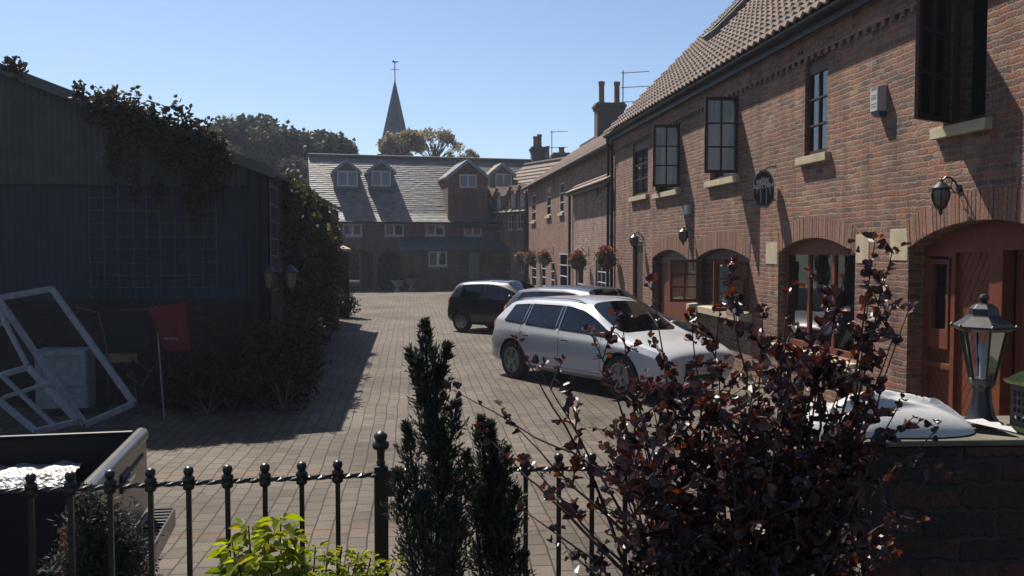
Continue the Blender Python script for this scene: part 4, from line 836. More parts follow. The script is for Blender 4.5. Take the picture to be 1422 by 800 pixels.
# ------------------------------------------------------------------ foliage helpers
def leafmesh(name, P, D, Nn, size, mat, parent=None, shape='oval', fold=.25):
    """one small folded leaf per row: P base points, D directions, Nn approximate normals, size lengths"""
    P = np.asarray(P, float); D = np.asarray(D, float); Nn = np.asarray(Nn, float); n = len(P)
    D /= np.linalg.norm(D, axis=1)[:, None]+1e-9; S = np.cross(D, Nn); S /= np.linalg.norm(S, axis=1)[:, None]+1e-9; Nn = np.cross(S, D)
    sz = np.broadcast_to(np.asarray(size, float), (n,))[:, None]
    if shape == 'oval': prof = [(0, 0, 0), (.35, .30, 1), (.7, .26, 1), (1, 0, 0), (.7, -.26, 1), (.35, -.30, 1)]; fs = [(0, 1, 2, 3), (0, 3, 4, 5)]
    elif shape == 'long': prof = [(0, 0, 0), (.25, .19, 1), (.6, .21, .9), (.85, .09, .5), (1, 0, -.6), (.85, -.09, .5), (.6, -.21, .9), (.25, -.19, 1)]; fs = [(0, 1, 2, 3), (0, 3, 4, 5), (0, 5, 6, 7)]
    elif shape == 'lobed': prof = [(0, 0, 0), (.10, .30, 1), (.42, .46, .8), (.58, .33, .5), (.86, .26, .6), (1, 0, 0), (.86, -.26, .6), (.58, -.33, .5), (.42, -.46, .8), (.10, -.30, 1)]; fs = [(0, 1, 2, 3), (0, 3, 4, 5), (0, 5, 6, 7), (0, 7, 8, 9)]
    elif shape == 'blade': prof = [(0, -.08, 0), (.0, .08, 0), (1, 0, 0)]; fs = [(0, 1, 2)]
    elif shape == 'sprig': prof = [(0, 0, 0), (.5, .13, 0), (1, 0, 0), (.5, -.13, 0)]; fs = [(0, 1, 2, 3)]
    else: prof = [(0, -.5, 0), (1, -.35, 0), (.9, .5, 0), (.1, .4, 0)]; fs = [(0, 1, 2, 3)]
    k = len(prof); V = np.zeros((n, k, 3))
    for i, (a, b_, c_) in enumerate(prof): V[:, i] = P+D*sz*a+S*sz*b_+Nn*sz*(abs(b_)*fold*c_*2-.12*a*a)
    F_ = [tuple(int(j+r_*k) for j in f) for r_ in range(n) for f in fs]
    me = bpy.data.meshes.new(name); vv = V.reshape(-1, 3)
    if parent is not None: l = np.array(rootm(parent).translation); vv = vv-l
    me.from_pydata(vv.tolist(), [], F_); me.materials.append(M[mat] if isinstance(mat, str) else mat)
    o = bpy.data.objects.new(name, me); col.objects.link(o); o.parent = parent; return o
def rdir(n): v = rng.normal(size=(n, 3)); return v/np.linalg.norm(v, axis=1)[:, None]
def clumps(centres, radii, n, size, name, mat, parent, shape='quad', shell=.5, up=0., outw=.0):
    centres = np.array([tuple(c) for c in centres]); radii = np.array(radii, float)
    if radii.ndim == 1: radii = np.repeat(radii[:, None], 3, 1)
    wgt = radii.prod(1)**(2/3); idx = rng.choice(len(centres), n, p=wgt/wgt.sum()); d = rdir(n); r_ = (shell+(1-shell)*rng.random(n)**.5)
    # ragged outline: bumpy radius by direction
    bump_ = 1+.22*np.sin(d[:, 0]*5+idx*1.7)*np.sin(d[:, 2]*6+idx)+.12*rng.normal(size=n)
    P = centres[idx]+d*radii[idx]*(r_*bump_)[:, None]
    D = rdir(n)+d*outw+np.array([0, 0, up]); return leafmesh(name, P, D, rdir(n)+np.array([0, 0, .6]), size*(.6+.8*rng.random(n)), mat, parent, shape)
def branches(base, tips, r0, name, mat, parent, wob=.15, seg=6):
    mb = MB(); base = Vector(base)
    for tp in tips:
        tp = Vector(tp); L = (tp-base).length; pts = []
        for i in range(seg+1):
            t_ = i/seg; p = base.lerp(tp, t_); h = base.z+(tp.z-base.z)*(t_**.8); p.z = h; p += Vector([random.uniform(-1, 1)*wob*L*.15*(0 < i < seg) for _ in range(3)]); pts.append(p)
        mb.tube(pts, [r0*(1-.8*i/seg) for i in range(seg+1)], 6)
    return mb.build(name, mat, parent, smooth=True)
def tree(px, py, d, rad, label, mat='leaf_tree', n=9000, size=.24, k=18, sparse=False, flat=.85, group=None, spread=1.0):
    c = at(px, py, d); t = thing('tree', label, 'tree', (c.x, c.y, 0), 0, group)
    cs = []; rs = []
    for i in range(k):
        v = rdir(1)[0]; v[2] = abs(v[2])*.9-.25; cs.append(c+Vector(v*[rad*.72*spread, rad*.6, rad*.72*flat])); rs.append(rad*random.uniform(.24, .42)*(.55 if sparse else 1))
    mb = MB(); mb.tube([(c.x, c.y, 0), (c.x+.1, c.y, c.z*.5), (c.x, c.y, c.z)], [rad*.09+.1, rad*.07+.05, rad*.04], 8); mb.build('trunk', 'bark', t, smooth=True)
    branches((c.x, c.y, c.z-rad*.8), cs, .12 if not sparse else .045, 'limbs', 'bark', t)
    clumps(cs, rs, n, size, 'crown', mat, t, shell=.35)
    return t
g = 'trees beyond the shed roof'
tree(325, 218, 62, 3.2, 'dark broad tree just above the ivy covered shed roof', group=g)
tree(352, 200, 66, 2.9, 'tallest dark tree behind the shed with a loose pointed top', group=g, n=6500)
tree(395, 218, 64, 2.9, 'dark round tree between the pointed tree and the big tree by the end house', group=g, n=6500)
tree(446, 219, 66, 2.8, 'big dense dark tree touching the left end of the slate roof', group=g)
tree(412, 258, 60, 2.6, 'low dark tree below the round crowns at the left of the slate roof', group=g, n=3000)
tree(285, 215, 58, 2.4, 'dark tree mostly hidden behind the reddish climber on the shed', group=g, n=2400)
tree(558, 199, 72, 1.75, 'orange brown autumn tree in front of the spire base', 'leaf_aut', n=3000, size=.17, k=14)
tree(604, 200, 75, 2.3, 'thin half bare tree beside the spire with open twigs', 'leaf_aut', n=2300, size=.12, k=44, sparse=True, spread=1.3)
tree(642, 219, 78, 1.4, 'small sparse tree low over the slate roof ridge', 'leaf_aut', n=500, size=.17, k=12, sparse=True, spread=1.3)

t = thing('backdrop_hedge', 'dark hedge added beyond the end house passage to darken its opening', 'hedge', (-1, 68, 0))  # added backdrop so the passage opening looks dark
clumps([Vector((-7+.9*i, 68+.3*(i % 2), z)) for i in range(16) for z in (.7, 1.8, 2.9)], [1.0]*48, 7000, .25, 'foliage', 'leaf_tree', t, 'oval', shell=.3)
mb = MB(); mb.box(-7.5, 7.5, 68.2, 68.8, 0, 3.2); mb.build('woody_core', 'bark', t)
# ------------------------------------------------------------------ corrugated shed on the left
YS = at(352, 345, 13.4).y; XS = onY(372, 345, YS).x
def fx(px, py=345): return onY(px, py, YS).x
def fz(px, py): return onY(px, py, YS).z
SH = thing('shed', 'large dark corrugated shed with a sloping roof on the shaded left side', 'shed', (XS, YS, 0))
FS = frame((0, YS, 0), (1, 0, 0), (0, -1, 0)); xl = -14.0
za, zb_ = fz(345, 222), fz(0, 88); slope = (zb_-za)/(fx(0)-fx(345)); rz = lambda x: za+(x-fx(345))*slope
zu, zl = fz(200, 257), 1.55
def corr(F, u0, u1, zf0, zf1, n, mat, parent, name, pitch=.09, amp=.011, st=6):
    k = int((u1-u0)/pitch*st); vs = []
    for i in range(k+1):
        u = u0+(u1-u0)*i/k; d = n+amp*math.sin(2*math.pi*i/st); vs += [F(u, d, zf0(u)), F(u, d, zf1(u)), F(u, n-.04, zf0(u))]
    mb = MB(); mb.add(vs, [(3*i, 3*i+3, 3*i+4, 3*i+1) for i in range(k)]+[(3*i+2, 3*i+5, 3*i+3, 3*i) for i in range(k)]); return mb.build(name, mat, parent, smooth=True, fix=False)
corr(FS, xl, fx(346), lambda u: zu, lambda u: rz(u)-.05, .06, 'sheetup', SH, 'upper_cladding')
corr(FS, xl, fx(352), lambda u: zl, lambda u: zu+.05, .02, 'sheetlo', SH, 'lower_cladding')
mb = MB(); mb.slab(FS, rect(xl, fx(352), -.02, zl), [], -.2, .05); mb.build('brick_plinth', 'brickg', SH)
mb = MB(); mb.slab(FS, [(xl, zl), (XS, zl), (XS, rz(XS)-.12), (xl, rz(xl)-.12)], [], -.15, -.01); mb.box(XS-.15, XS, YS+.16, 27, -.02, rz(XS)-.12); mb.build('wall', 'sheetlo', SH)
mb = MB(); mb.box(fx(350), fx(363), YS-.16, YS-.055, 0, rz(fx(363))-.1); mb.build('corner_post', 'black', SH, bevel=.01)
x1 = fx(383)
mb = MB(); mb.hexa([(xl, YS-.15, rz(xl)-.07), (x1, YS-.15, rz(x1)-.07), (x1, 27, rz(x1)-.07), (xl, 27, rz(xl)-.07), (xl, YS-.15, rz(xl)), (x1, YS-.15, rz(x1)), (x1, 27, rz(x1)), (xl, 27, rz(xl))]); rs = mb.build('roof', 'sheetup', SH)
mb = MB(); mb.hexa([(xl, YS-.19, rz(xl)-.13), (x1+.02, YS-.19, rz(x1)-.13), (x1+.02, YS-.151, rz(x1)-.13), (xl, YS-.151, rz(xl)-.13), (xl, YS-.19, rz(xl)+.02), (x1+.02, YS-.19, rz(x1)+.02), (x1+.02, YS-.151, rz(x1)+.02), (xl, YS-.151, rz(xl)+.02)]); mb.build('barge_board', 'pewter', SH)
FX = frame((XS, 0, 0), (0, 1, 0), (1, 0, 0))
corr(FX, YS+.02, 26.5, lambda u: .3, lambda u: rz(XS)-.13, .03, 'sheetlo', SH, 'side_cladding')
t = thing('trellis', 'square wire trellis fixed to the front of the corrugated shed', 'trellis', (fx(216), YS-.12, 0))
TM = plain('dull wire', (.075, .08, .095), .6, var=.3)
xa_, xb_ = fx(130), fx(303); z0_, z1_ = fz(216, 399), fz(216, 258)
for i in range(10): x = xa_+(xb_-xa_)*i/9; mb = MB(); mb.tube([(x, YS-.13, z0_), (x+random.uniform(-.02, .02), YS-.14, (z0_+z1_)/2), (x, YS-.13, z1_)], .006, 4); mb.build('upright_wire', TM, t)
for i in range(9): z = z0_+(z1_-z0_)*i/8; mb = MB(); mb.tube([(xa_, YS-.12, z), ((xa_+xb_)/2, YS-.12, z+random.uniform(-.03, .01)), (xb_, YS-.12, z)], .007, 4); mb.build('cross_wire', TM, t)
t = thing('narrow_trellis', 'narrow ladder shaped trellis on the side of the shed beyond its corner post', 'trellis', (XS+.1, YS+.5, 0))
ya, yb2 = wy(376, XS+.12), wy(386, XS+.12)
for y in (ya, yb2): mb = MB(); mb.tube([(XS+.12, y, 1.6), (XS+.12, y, 3.3)], .01, 5); mb.build('upright', TM, t)
for i in range(7): z = 1.7+i*.25; mb = MB(); mb.tube([(XS+.12, ya, z), (XS+.12, yb2, z-.02)], .009, 5); mb.build('rung', TM, t)

# climber over the shed front and roof edge
t = thing('roof_climber', 'reddish climbing plant spilling over the sloping shed roof', 'climbing plant', (fx(230), YS-.3, 0))
cs = []; rs_ = []
for k in range(70):
    px = random.triangular(132, 312, 262); dy = abs(random.gauss(0, 1))*(10+24*max(0, 1-abs(px-262)/70)); r_ = random.uniform(.10, .24)
    yl = 88+(222-88)*px/345; p = onY(px, yl+dy-3, YS-.16-.6*r_); cs.append(p); rs_.append((r_*1.3, .16, r_))
for k in range(26):   # strands hanging down over the cladding and the trellis
    px = random.uniform(150, 300); yl = 88+(222-88)*px/345; y0 = yl+random.uniform(20, 110)
    cs.append(onY(px, y0, YS-.18)); rs_.append((.10, .06, random.uniform(.15, .35)))
clumps(cs, rs_, 6500, .066, 'foliage', 'leaf_ivy', t, 'oval', shell=.1, outw=.3)
tw = []; lp_ = []; ld = []
mb = MB()
for px, py, L in ((12, 84, .35), (22, 82, .32), (30, 92, .2), (107, 122, .15), (112, 119, .2), (135, 133, .25), (160, 128, .3), (186, 119, .75), (205, 150, .35), (212, 140, .35), (232, 148, .3), (250, 150, .45), (262, 150, .4), (275, 165, .25), (288, 165, .3), (245, 138, .3), (172, 132, .2), (150, 130, .2)):
    yl = 88+(222-88)*px/345; b0 = onY(px+random.uniform(-4, 4), yl+8, YS-.2); tip = onY(px, min(py, yl-3), YS-.2); pts = [b0, b0.lerp(tip, .5)+Vector((random.uniform(-.05, .05), 0, 0)), tip]; mb.tube(pts, [.012, .008, .003], 4)
    for i in range(26):
        q = b0.lerp(tip, random.random()**.7); lp_.append(tuple(q+Vector([random.uniform(-.05, .05) for _ in range(3)]))); ld.append((random.uniform(-1, 1), random.uniform(-.5, .5), random.uniform(-.3, .8)))
mb.build('twigs', 'stem', t); leafmesh('twig_leaves', lp_, ld, rdir(len(lp_)), .085, 'leaf_ivy', t)
# climber on the long side wall, then hedge
t = thing('wall_climber', 'green and gold climber covering the sunny side of the shed past its corner', 'climbing plant', (-2.2, 17, 0))
cs = []; rs_ = []
for px in range(388, 456, 4):
    X = -2.15-.002*(px-388); y = wy(px, X)
    zt_ = {388: 3.35}.get(px, 3.3-.2*((px-388)/40)+(.25*math.sin(px*1.3)))
    if px > 440: zt_ -= (px-440)*.022
    z = .3
    while z < zt_: cs.append(Vector((X+random.uniform(-.15, .1), y+random.uniform(-.2, .2), z))); rs_.append((.26+.12*random.random(), .45, .35)); z += .42
clumps(cs, rs_, 16000, .10, 'foliage', 'leaf_hedge', t, 'oval', shell=.3, outw=.3)
mb = MB(); mb.box(-2.42, -2.3, 15, 29, 0, 2.6); mb.build('woody_core', 'bark', t)
t = thing('trailing_shrub', 'sunlit yellow green shrub trailing at the end of the climber beside the red pillar', 'shrub', (-2.1, 25, 0))
cs = [onX(px, py, -2.05+random.uniform(-.1, .15)) for px, py in ((446, 300), (452, 320), (447, 345), (453, 365), (456, 385), (450, 400), (452, 420), (444, 330), (440, 380), (457, 345), (440, 430), (434, 445), (410, 268), (420, 276), (404, 262))]
clumps(cs, [.34]*12+[.22]*3, 3600, .10, 'foliage', 'leaf_hedge', t, 'oval', shell=.2, outw=.2)
branches((-2.15, 25, 0), cs[:12], .03, 'stems', 'stem', t)
# dark shrubs by the corner
def bush(name, label, cs, rs, n, size, mat, base, cat='shrub', shape='oval', shell=.3):
    t = thing(name, label, cat, (base[0], base[1], 0)); clumps(cs, rs, n, size, 'foliage', mat, t, shape, shell=shell, outw=.25); branches(base, cs[::2] if len(cs) > 3 else cs, .022, 'stems', 'stem', t); return t
bush('corner_hedge', 'dark clipped hedge at the shed corner with one lit golden edge', [at(px, py, 12.9) for px, py in ((360, 478), (385, 474), (408, 470), (418, 462), (360, 510), (385, 510), (410, 505), (422, 495), (365, 545), (392, 545), (415, 535), (429, 445), (428, 520))], [.30]*11+[.15, .20], 5500, .06, 'leaf_hedge', tuple(onZ(395, 575)))
bush('dark_shrub', 'dark low shrub under the red cloth in front of the shed plinth', [at(px, py, 12.9) for px, py in ((245, 520), (275, 510), (305, 505), (335, 510), (260, 545), (295, 545), (325, 545), (340, 535), (235, 550))], [.24]*9, 2600, .06, 'leaf_ivy', tuple(onZ(290, 575)))
p = onZ(330, 556); t = MB(); t.lathe((p.x, p.y, 0), [(.05, 0), (.16, .02), (.2, .12), (.15, .24), (.03, .27)], 9); tag(t.build('rounded_stone', 'blob', smooth=True), 'brown rounded garden stone at the foot of the dark shrubs', 'stone')
p = onZ(358, 553); t = MB(); t.lathe((p.x, p.y, 0), [(.05, 0), (.12, .02), (.13, .06), (.09, .13), (.02, .15)], 8); tag(t.build('pale_stone', 'stonew', smooth=True), 'small pale stone beside the rounded brown stone', 'stone')

# twin lantern post
t = thing('lamp_post', 'black twin headed lamp post in front of the shed corner', 'lamp post', tuple(onZ(392, 566)))
b_ = onZ(392, 566); dd = (b_-CAM).dot(Fw); top = at(392, 372, dd); cx, cy, ztp = b_.x, b_.y, top.z
mb = MB(); mb.lathe((cx, cy, 0), [(.11, 0), (.11, .12), (.06, .2), (.045, .9), (.06, .94), (.035, 1.0), (.03, ztp-.12), (.05, ztp-.08), (.03, ztp-.02), (.03, ztp), (.005, ztp+.08)], 12); mb.build('post', 'iron', t, smooth=True)
for s_, px in ((-1, 376), (1, 405)):
    lx = at(px, 385, dd); zc = lx.z+.08; mb = MB(); mb.tube([(cx, cy, ztp-.1), ((cx+lx.x)/2, cy, ztp-.02), (lx.x, cy, zc+.1)], .012, 6); a_ = mb.build('lamp_arm', 'iron', t, smooth=True)
    mb = MB(); mb.lathe((lx.x, cy, zc), [(.004, .12), (.02, .09), (.06, .06), (.115, 0), (.115, -.015), (.09, -.02)], 6); mb.lathe((lx.x, cy, zc), [(.06, -.22), (.055, -.25), (.02, -.27), (.01, -.30)], 6)
    for k in range(6): a = math.pi*k/3; mb.tube([(lx.x+.09*math.cos(a), cy+.09*math.sin(a), zc-.02), (lx.x+.058*math.cos(a), cy+.058*math.sin(a), zc-.22)], .006, 4)
    ln = mb.build('lantern_frame', 'iron', t); mb = MB(); mb.lathe((lx.x, cy, zc), [(.085, -.02), (.055, -.22)], 6); mb.build('lantern_glass', GLOBE, ln)

# white frames and junk leaning by the shed
def bars(name, segs, w, d, label, cat, mat='junk', thick=.05):
    t = thing(name, label, cat, tuple(at(*segs[0][0])[:2])+(0,))
    for s_ in segs:
        mb = MB(); p, q = at(*s_[0]), at(*s_[1]); mb.bar(p, q, s_[2] if len(s_) > 2 else w, thick, up=(0, 1, .3)); mb.build('frame_bar', mat, t, bevel=.005)
    return t
A_, B__, C_, D_ = (-3, 414, 12.0), (72, 401, 12.2), (186, 560, 11.6), (118, 590, 11.3)
bars('door_frame', [(A_, B__), (B__, C_), (C_, D_), (A_, D_)], .075, .05, 'tall empty shade-greyed white door frame leaning diagonally by the shed', 'door frame')
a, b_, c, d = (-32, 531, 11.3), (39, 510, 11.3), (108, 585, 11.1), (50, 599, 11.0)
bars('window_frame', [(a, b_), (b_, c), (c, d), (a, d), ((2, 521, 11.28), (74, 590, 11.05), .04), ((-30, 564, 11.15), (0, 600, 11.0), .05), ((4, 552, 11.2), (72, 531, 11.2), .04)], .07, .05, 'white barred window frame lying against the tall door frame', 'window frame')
bars('loose_bar_frame', [((-10, 415, 11.7), (38, 508, 11.5)), ((-30, 455, 11.7), (12, 448, 11.7))], .05, .04, 'shade-greyed white loose frame behind the barred window frame', 'window frame')
t = thing('cabinet', 'plain white cupboard door panel standing behind the leaning door frame', 'cabinet', tuple(onZ(98, 575)))
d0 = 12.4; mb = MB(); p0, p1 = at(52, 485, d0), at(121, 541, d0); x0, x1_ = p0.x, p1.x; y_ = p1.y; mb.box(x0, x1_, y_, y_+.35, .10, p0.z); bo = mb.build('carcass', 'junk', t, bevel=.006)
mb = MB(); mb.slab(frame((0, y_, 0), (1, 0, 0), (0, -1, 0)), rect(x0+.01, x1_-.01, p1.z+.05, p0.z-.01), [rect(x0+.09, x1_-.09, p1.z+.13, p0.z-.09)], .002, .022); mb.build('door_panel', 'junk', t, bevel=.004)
def cloth(name, cor, mat, label, cat, d, sag=.02, extra=None):
    t = thing(name, label, cat, tuple(at(*cor[3], d))[:2]+(0,)); n = 12; vs = []
    for j in range(n+1):
        for i in range(n+1):
            u, v = i/n, j/n; p = [(cor[0][k]*(1-u)+cor[1][k]*u)*(1-v)+(cor[3][k]*(1-u)+cor[2][k]*u)*v for k in (0, 1)]
            vs.append(at(p[0], p[1], d+sag*math.sin(u*9+v*2)*(.3+v)))
    mb = MB(); mb.add(vs, [(j*(n+1)+i, j*(n+1)+i+1, (j+1)*(n+1)+i+1, (j+1)*(n+1)+i) for j in range(n) for i in range(n)])
    o = mb.build('cloth', mat, t, smooth=True, fix=False); m_ = o.modifiers.new('thickness', 'SOLIDIFY'); m_.thickness = .006; return t, o
t, o = cloth('folding_table_cover', [(140, 430), (203, 430), (209, 491), (150, 489)], 'blackcl', 'black cloth draped over a rail between the cabinet and the red cloth', 'cloth', 12.2)
mb = MB(); mb.tube([at(106, 427, 12.3), at(136, 434, 12.25), at(146, 470, 12.2), at(150, 500, 12.2), onZ(150, 572)], .012, 6); mb.tube([at(140, 431, 12.22), at(205, 430, 12.2)], .01, 6); mb.build('metal_rail', 'pewter', t, smooth=True)
mb = MB(); p, q = at(147, 490, 12.3), at(190, 503, 12.3); mb.box(p.x, q.x, q.y, q.y+.03, q.z, p.z); mb.build('ochre_board', 'yellow', t)
t, o = cloth('red_flag', [(205, 428), (258, 419), (265, 488), (229, 487)], 'redcl', 'dark red cloth hanging beside the black one on a thin pole', 'cloth', 12.0)
mb = MB(); mb.tube([at(216, 425, 12.03), onZ(228, 580)], .012, 6); mb.build('pole', 'junk', t)
mb = MB()
for i in range(6): p = at(229+i*3.3, 470+.4*(i % 2), 11.93); mb.obox(p, Rt, Up, Fw, .010, .012, .002)
mb.build('white_print', 'junk', t)
t = thing('folding_chair', 'overturned folding chair frame under the black cloth', 'chair', tuple(onZ(195, 570)))
for k, pts in enumerate([[(170, 512), (182, 498), (208, 516), (197, 536)], [(208, 516), (218, 506)], [(176, 520), (197, 536)], [(182, 498), (188, 545), (190, 566)]]): mb = MB(); mb.tube([at(x, y, 12.2+.1*k) for x, y in pts], .012, 6); mb.build('chair_tube', 'pewter', t, smooth=True)
mb = MB(); mb.add([at(184, 500, 12.15), at(206, 515, 12.15), at(200, 524, 12.4), at(178, 510, 12.4), at(184, 501.5, 12.16), at(206, 516.5, 12.16), at(200, 525.5, 12.41), at(178, 511.5, 12.41)], [(0, 1, 2, 3), (7, 6, 5, 4), (0, 4, 5, 1), (1, 5, 6, 2), (2, 6, 7, 3), (3, 7, 4, 0)]); mb.build('seat', 'blackcl', t)

# red pillar with its stone cap, pots and flowers
b_ = onZ(475, 440); X, Y = b_.x+.06, b_.y
t = thing('gate_pillar', 'slim red brick pillar with a flat stone cap at the end of the climber', 'pillar', (X, Y, 0))
zt_ = onY(475, 349, Y).z
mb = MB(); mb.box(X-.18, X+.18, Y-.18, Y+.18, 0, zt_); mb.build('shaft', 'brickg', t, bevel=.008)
mb = MB(); mb.add([(X-.24, Y-.24, zt_), (X+.24, Y-.24, zt_), (X+.24, Y+.24, zt_), (X-.24, Y+.24, zt_), (X-.24, Y-.24, zt_+.08), (X+.24, Y-.24, zt_+.08), (X+.24, Y+.24, zt_+.08), (X-.24, Y+.24, zt_+.08), (X, Y, zt_+.2)], [(0, 3, 2, 1), (0, 1, 5, 4), (1, 2, 6, 5), (2, 3, 7, 6), (3, 0, 4, 7), (4, 5, 8), (5, 6, 8), (6, 7, 8), (7, 4, 8)]); mb.build('cap', 'stone', t, bevel=.006)
bush('pillar_shrub', 'low shrub with a few red flowers at the foot of the red pillar', [Vector((X+dx, Y-.5+dy, z)) for dx, dy, z in ((0, 0, .3), (.25, .1, .35), (-.3, 0, .4), (.15, -.2, .6), (-.1, .1, .7), (-.5, -.4, .5))], [.3]*6, 1600, .08, 'leaf_hedge', (X, Y-.5, 0))
def urn(px, py, s, label):
    b_ = onZ(px, py); t = thing('stone_urn', label, 'urn', (b_.x, b_.y, 0), 0, 'planters along the end house')
    mb = MB(); mb.lathe((b_.x, b_.y, 0), [(r_*s, z*s) for r_, z in ((.22, 0), (.22, .06), (.1, .12), (.1, .2), (.26, .4), (.36, .62), (.40, .64), (.40, .7), (.34, .7), (.32, .62))], 16); mb.build('bowl', 'stonew', t, smooth=True)
    clumps([Vector((b_.x+dx*s, b_.y, .85*s)) for dx in (-.18, 0, .18)], [.26*s]*3, 420, .09, 'plant', 'leaf_ivy', t, 'oval')
urn(552, 404.5, .85, 'left stone urn planted with dark greenery by the end house'); urn(571, 403.5, .9, 'right stone urn, the paler of the two by the end house')
t = thing('garden_bench', 'low garden seat against the end house wall beneath its ground floor window', 'bench', tuple(onZ(595, 402)))
b_ = onZ(595, 402); mb = MB(); mb.box(b_.x-.6, b_.x+.6, b_.y, b_.y+.4, .4, .46); mb.build('seat', 'stonew', t, bevel=.01); mb = MB(); mb.box(b_.x-.6, b_.x+.6, b_.y+.42, b_.y+.46, .47, .95); mb.build('backrest', 'terra', t, bevel=.01)
for dx in (-.5, .5): mb = MB(); mb.box(b_.x+dx-.05, b_.x+dx+.05, b_.y+.02, b_.y+.4, 0, .39); mb.build('leg', 'stonew', t)
bush('wall_shrub', 'dark shrub growing against the end house between the arches and the urns', [onZ(px, 403)+Vector((0, .3, z)) for px, z in ((536, .4), (540, 1.0), (530, .8), (545, 1.5), (538, 1.8))], [.5]*5, 1500, .13, 'leaf_tree', tuple(onZ(538, 403)))
bush('bench_shrub', 'rounded dark shrub to the right of the garden seat', [onZ(px, 402)+Vector((0, .2, z)) for px, z in ((615, .35), (625, .5), (640, .4))], [.45]*3, 1000, .11, 'leaf_tree', tuple(onZ(625, 402)))

# hanging baskets on brackets
def basket(px, py, X, s, label, n):
    r = ray(px, py); k = (X-.38)/r.x; c = CAM+r*k; t = thing('hanging_basket', label, 'hanging basket', tuple(c), 0, 'flower baskets along the terrace')
    mb = MB(); h = .36*s; mb.tube([Vector((X-.02, c.y, c.z+h-.25)), Vector((X-.02, c.y, c.z+h+.12)), Vector((X-.02, c.y, c.z+h+.1)), Vector((c.x, c.y, c.z+h+.12)), Vector((c.x, c.y, c.z+h))], .012, 5); mb.tube([Vector((X-.02, c.y, c.z+h-.2)), Vector((c.x+.1, c.y, c.z+h+.1))], .009, 5)
    mb.build('bracket', 'iron', t)
    mb = MB()
    for a in range(3): mb.tube([c+Vector((0, 0, h)), c+Vector((.17*s*math.cos(a*2.1), .17*s*math.sin(a*2.1), .02))], .004, 4)
    mb.lathe(c, [(.18*s, .03), (.17*s, -.05), (.1*s, -.14*s), (.01, -.17*s)], 10); mb.build('basket', 'soil', t)
    clumps([c+Vector((0, 0, -.05)), c+Vector((0, -.12*s, -.12)), c+Vector((-.1*s, .1*s, .03))], [.30*s, .22*s, .2*s], n, .075, 'foliage', 'leaf_bas', t, 'oval', shell=.6)
    clumps([c+Vector((0, 0, .16*s)), c+Vector((-.12*s, -.1*s, .08)), c+Vector((.05, .15*s, .1)), c+Vector((-.05, -.28*s, -.14*s))], [.2*s, .15*s, .16*s, .1*s], n//2, .06, 'flowers', 'flower', t, 'quad', shell=.6)
for px, py, X, s, l, n in ((842, 357, 6.03, 1.05, 'largest flower basket, orange geraniums beside the tall downpipe of the low cottage', 1500), (803, 361, 6.03, 1.1, 'second largest flower basket, on the low cottage beside its narrow door', 1200),
    (757, 358, 6.25, 1.15, 'flower basket with small orange tuft in the middle of the tall cottage', 900), (737, 358, 6.2, 1.25, 'wide pale flower basket at the far downpipe of the tall cottage', 900), (722, 358, 6.05, 1.2, 'orange flower basket just left of the wide pale one', 700),
    (696, 359, 5.15, 1.1, 'flower basket between the two cottage doors of the dormered cottage', 500), (675, 357, 4.55, 1.2, 'dark round flower basket beside the sage green far door', 500), (658, 358, 4.0, 1.0, 'farthest flower basket at the corner of the end house', 400)):
    basket(px, py, X, s*.86, l, n)
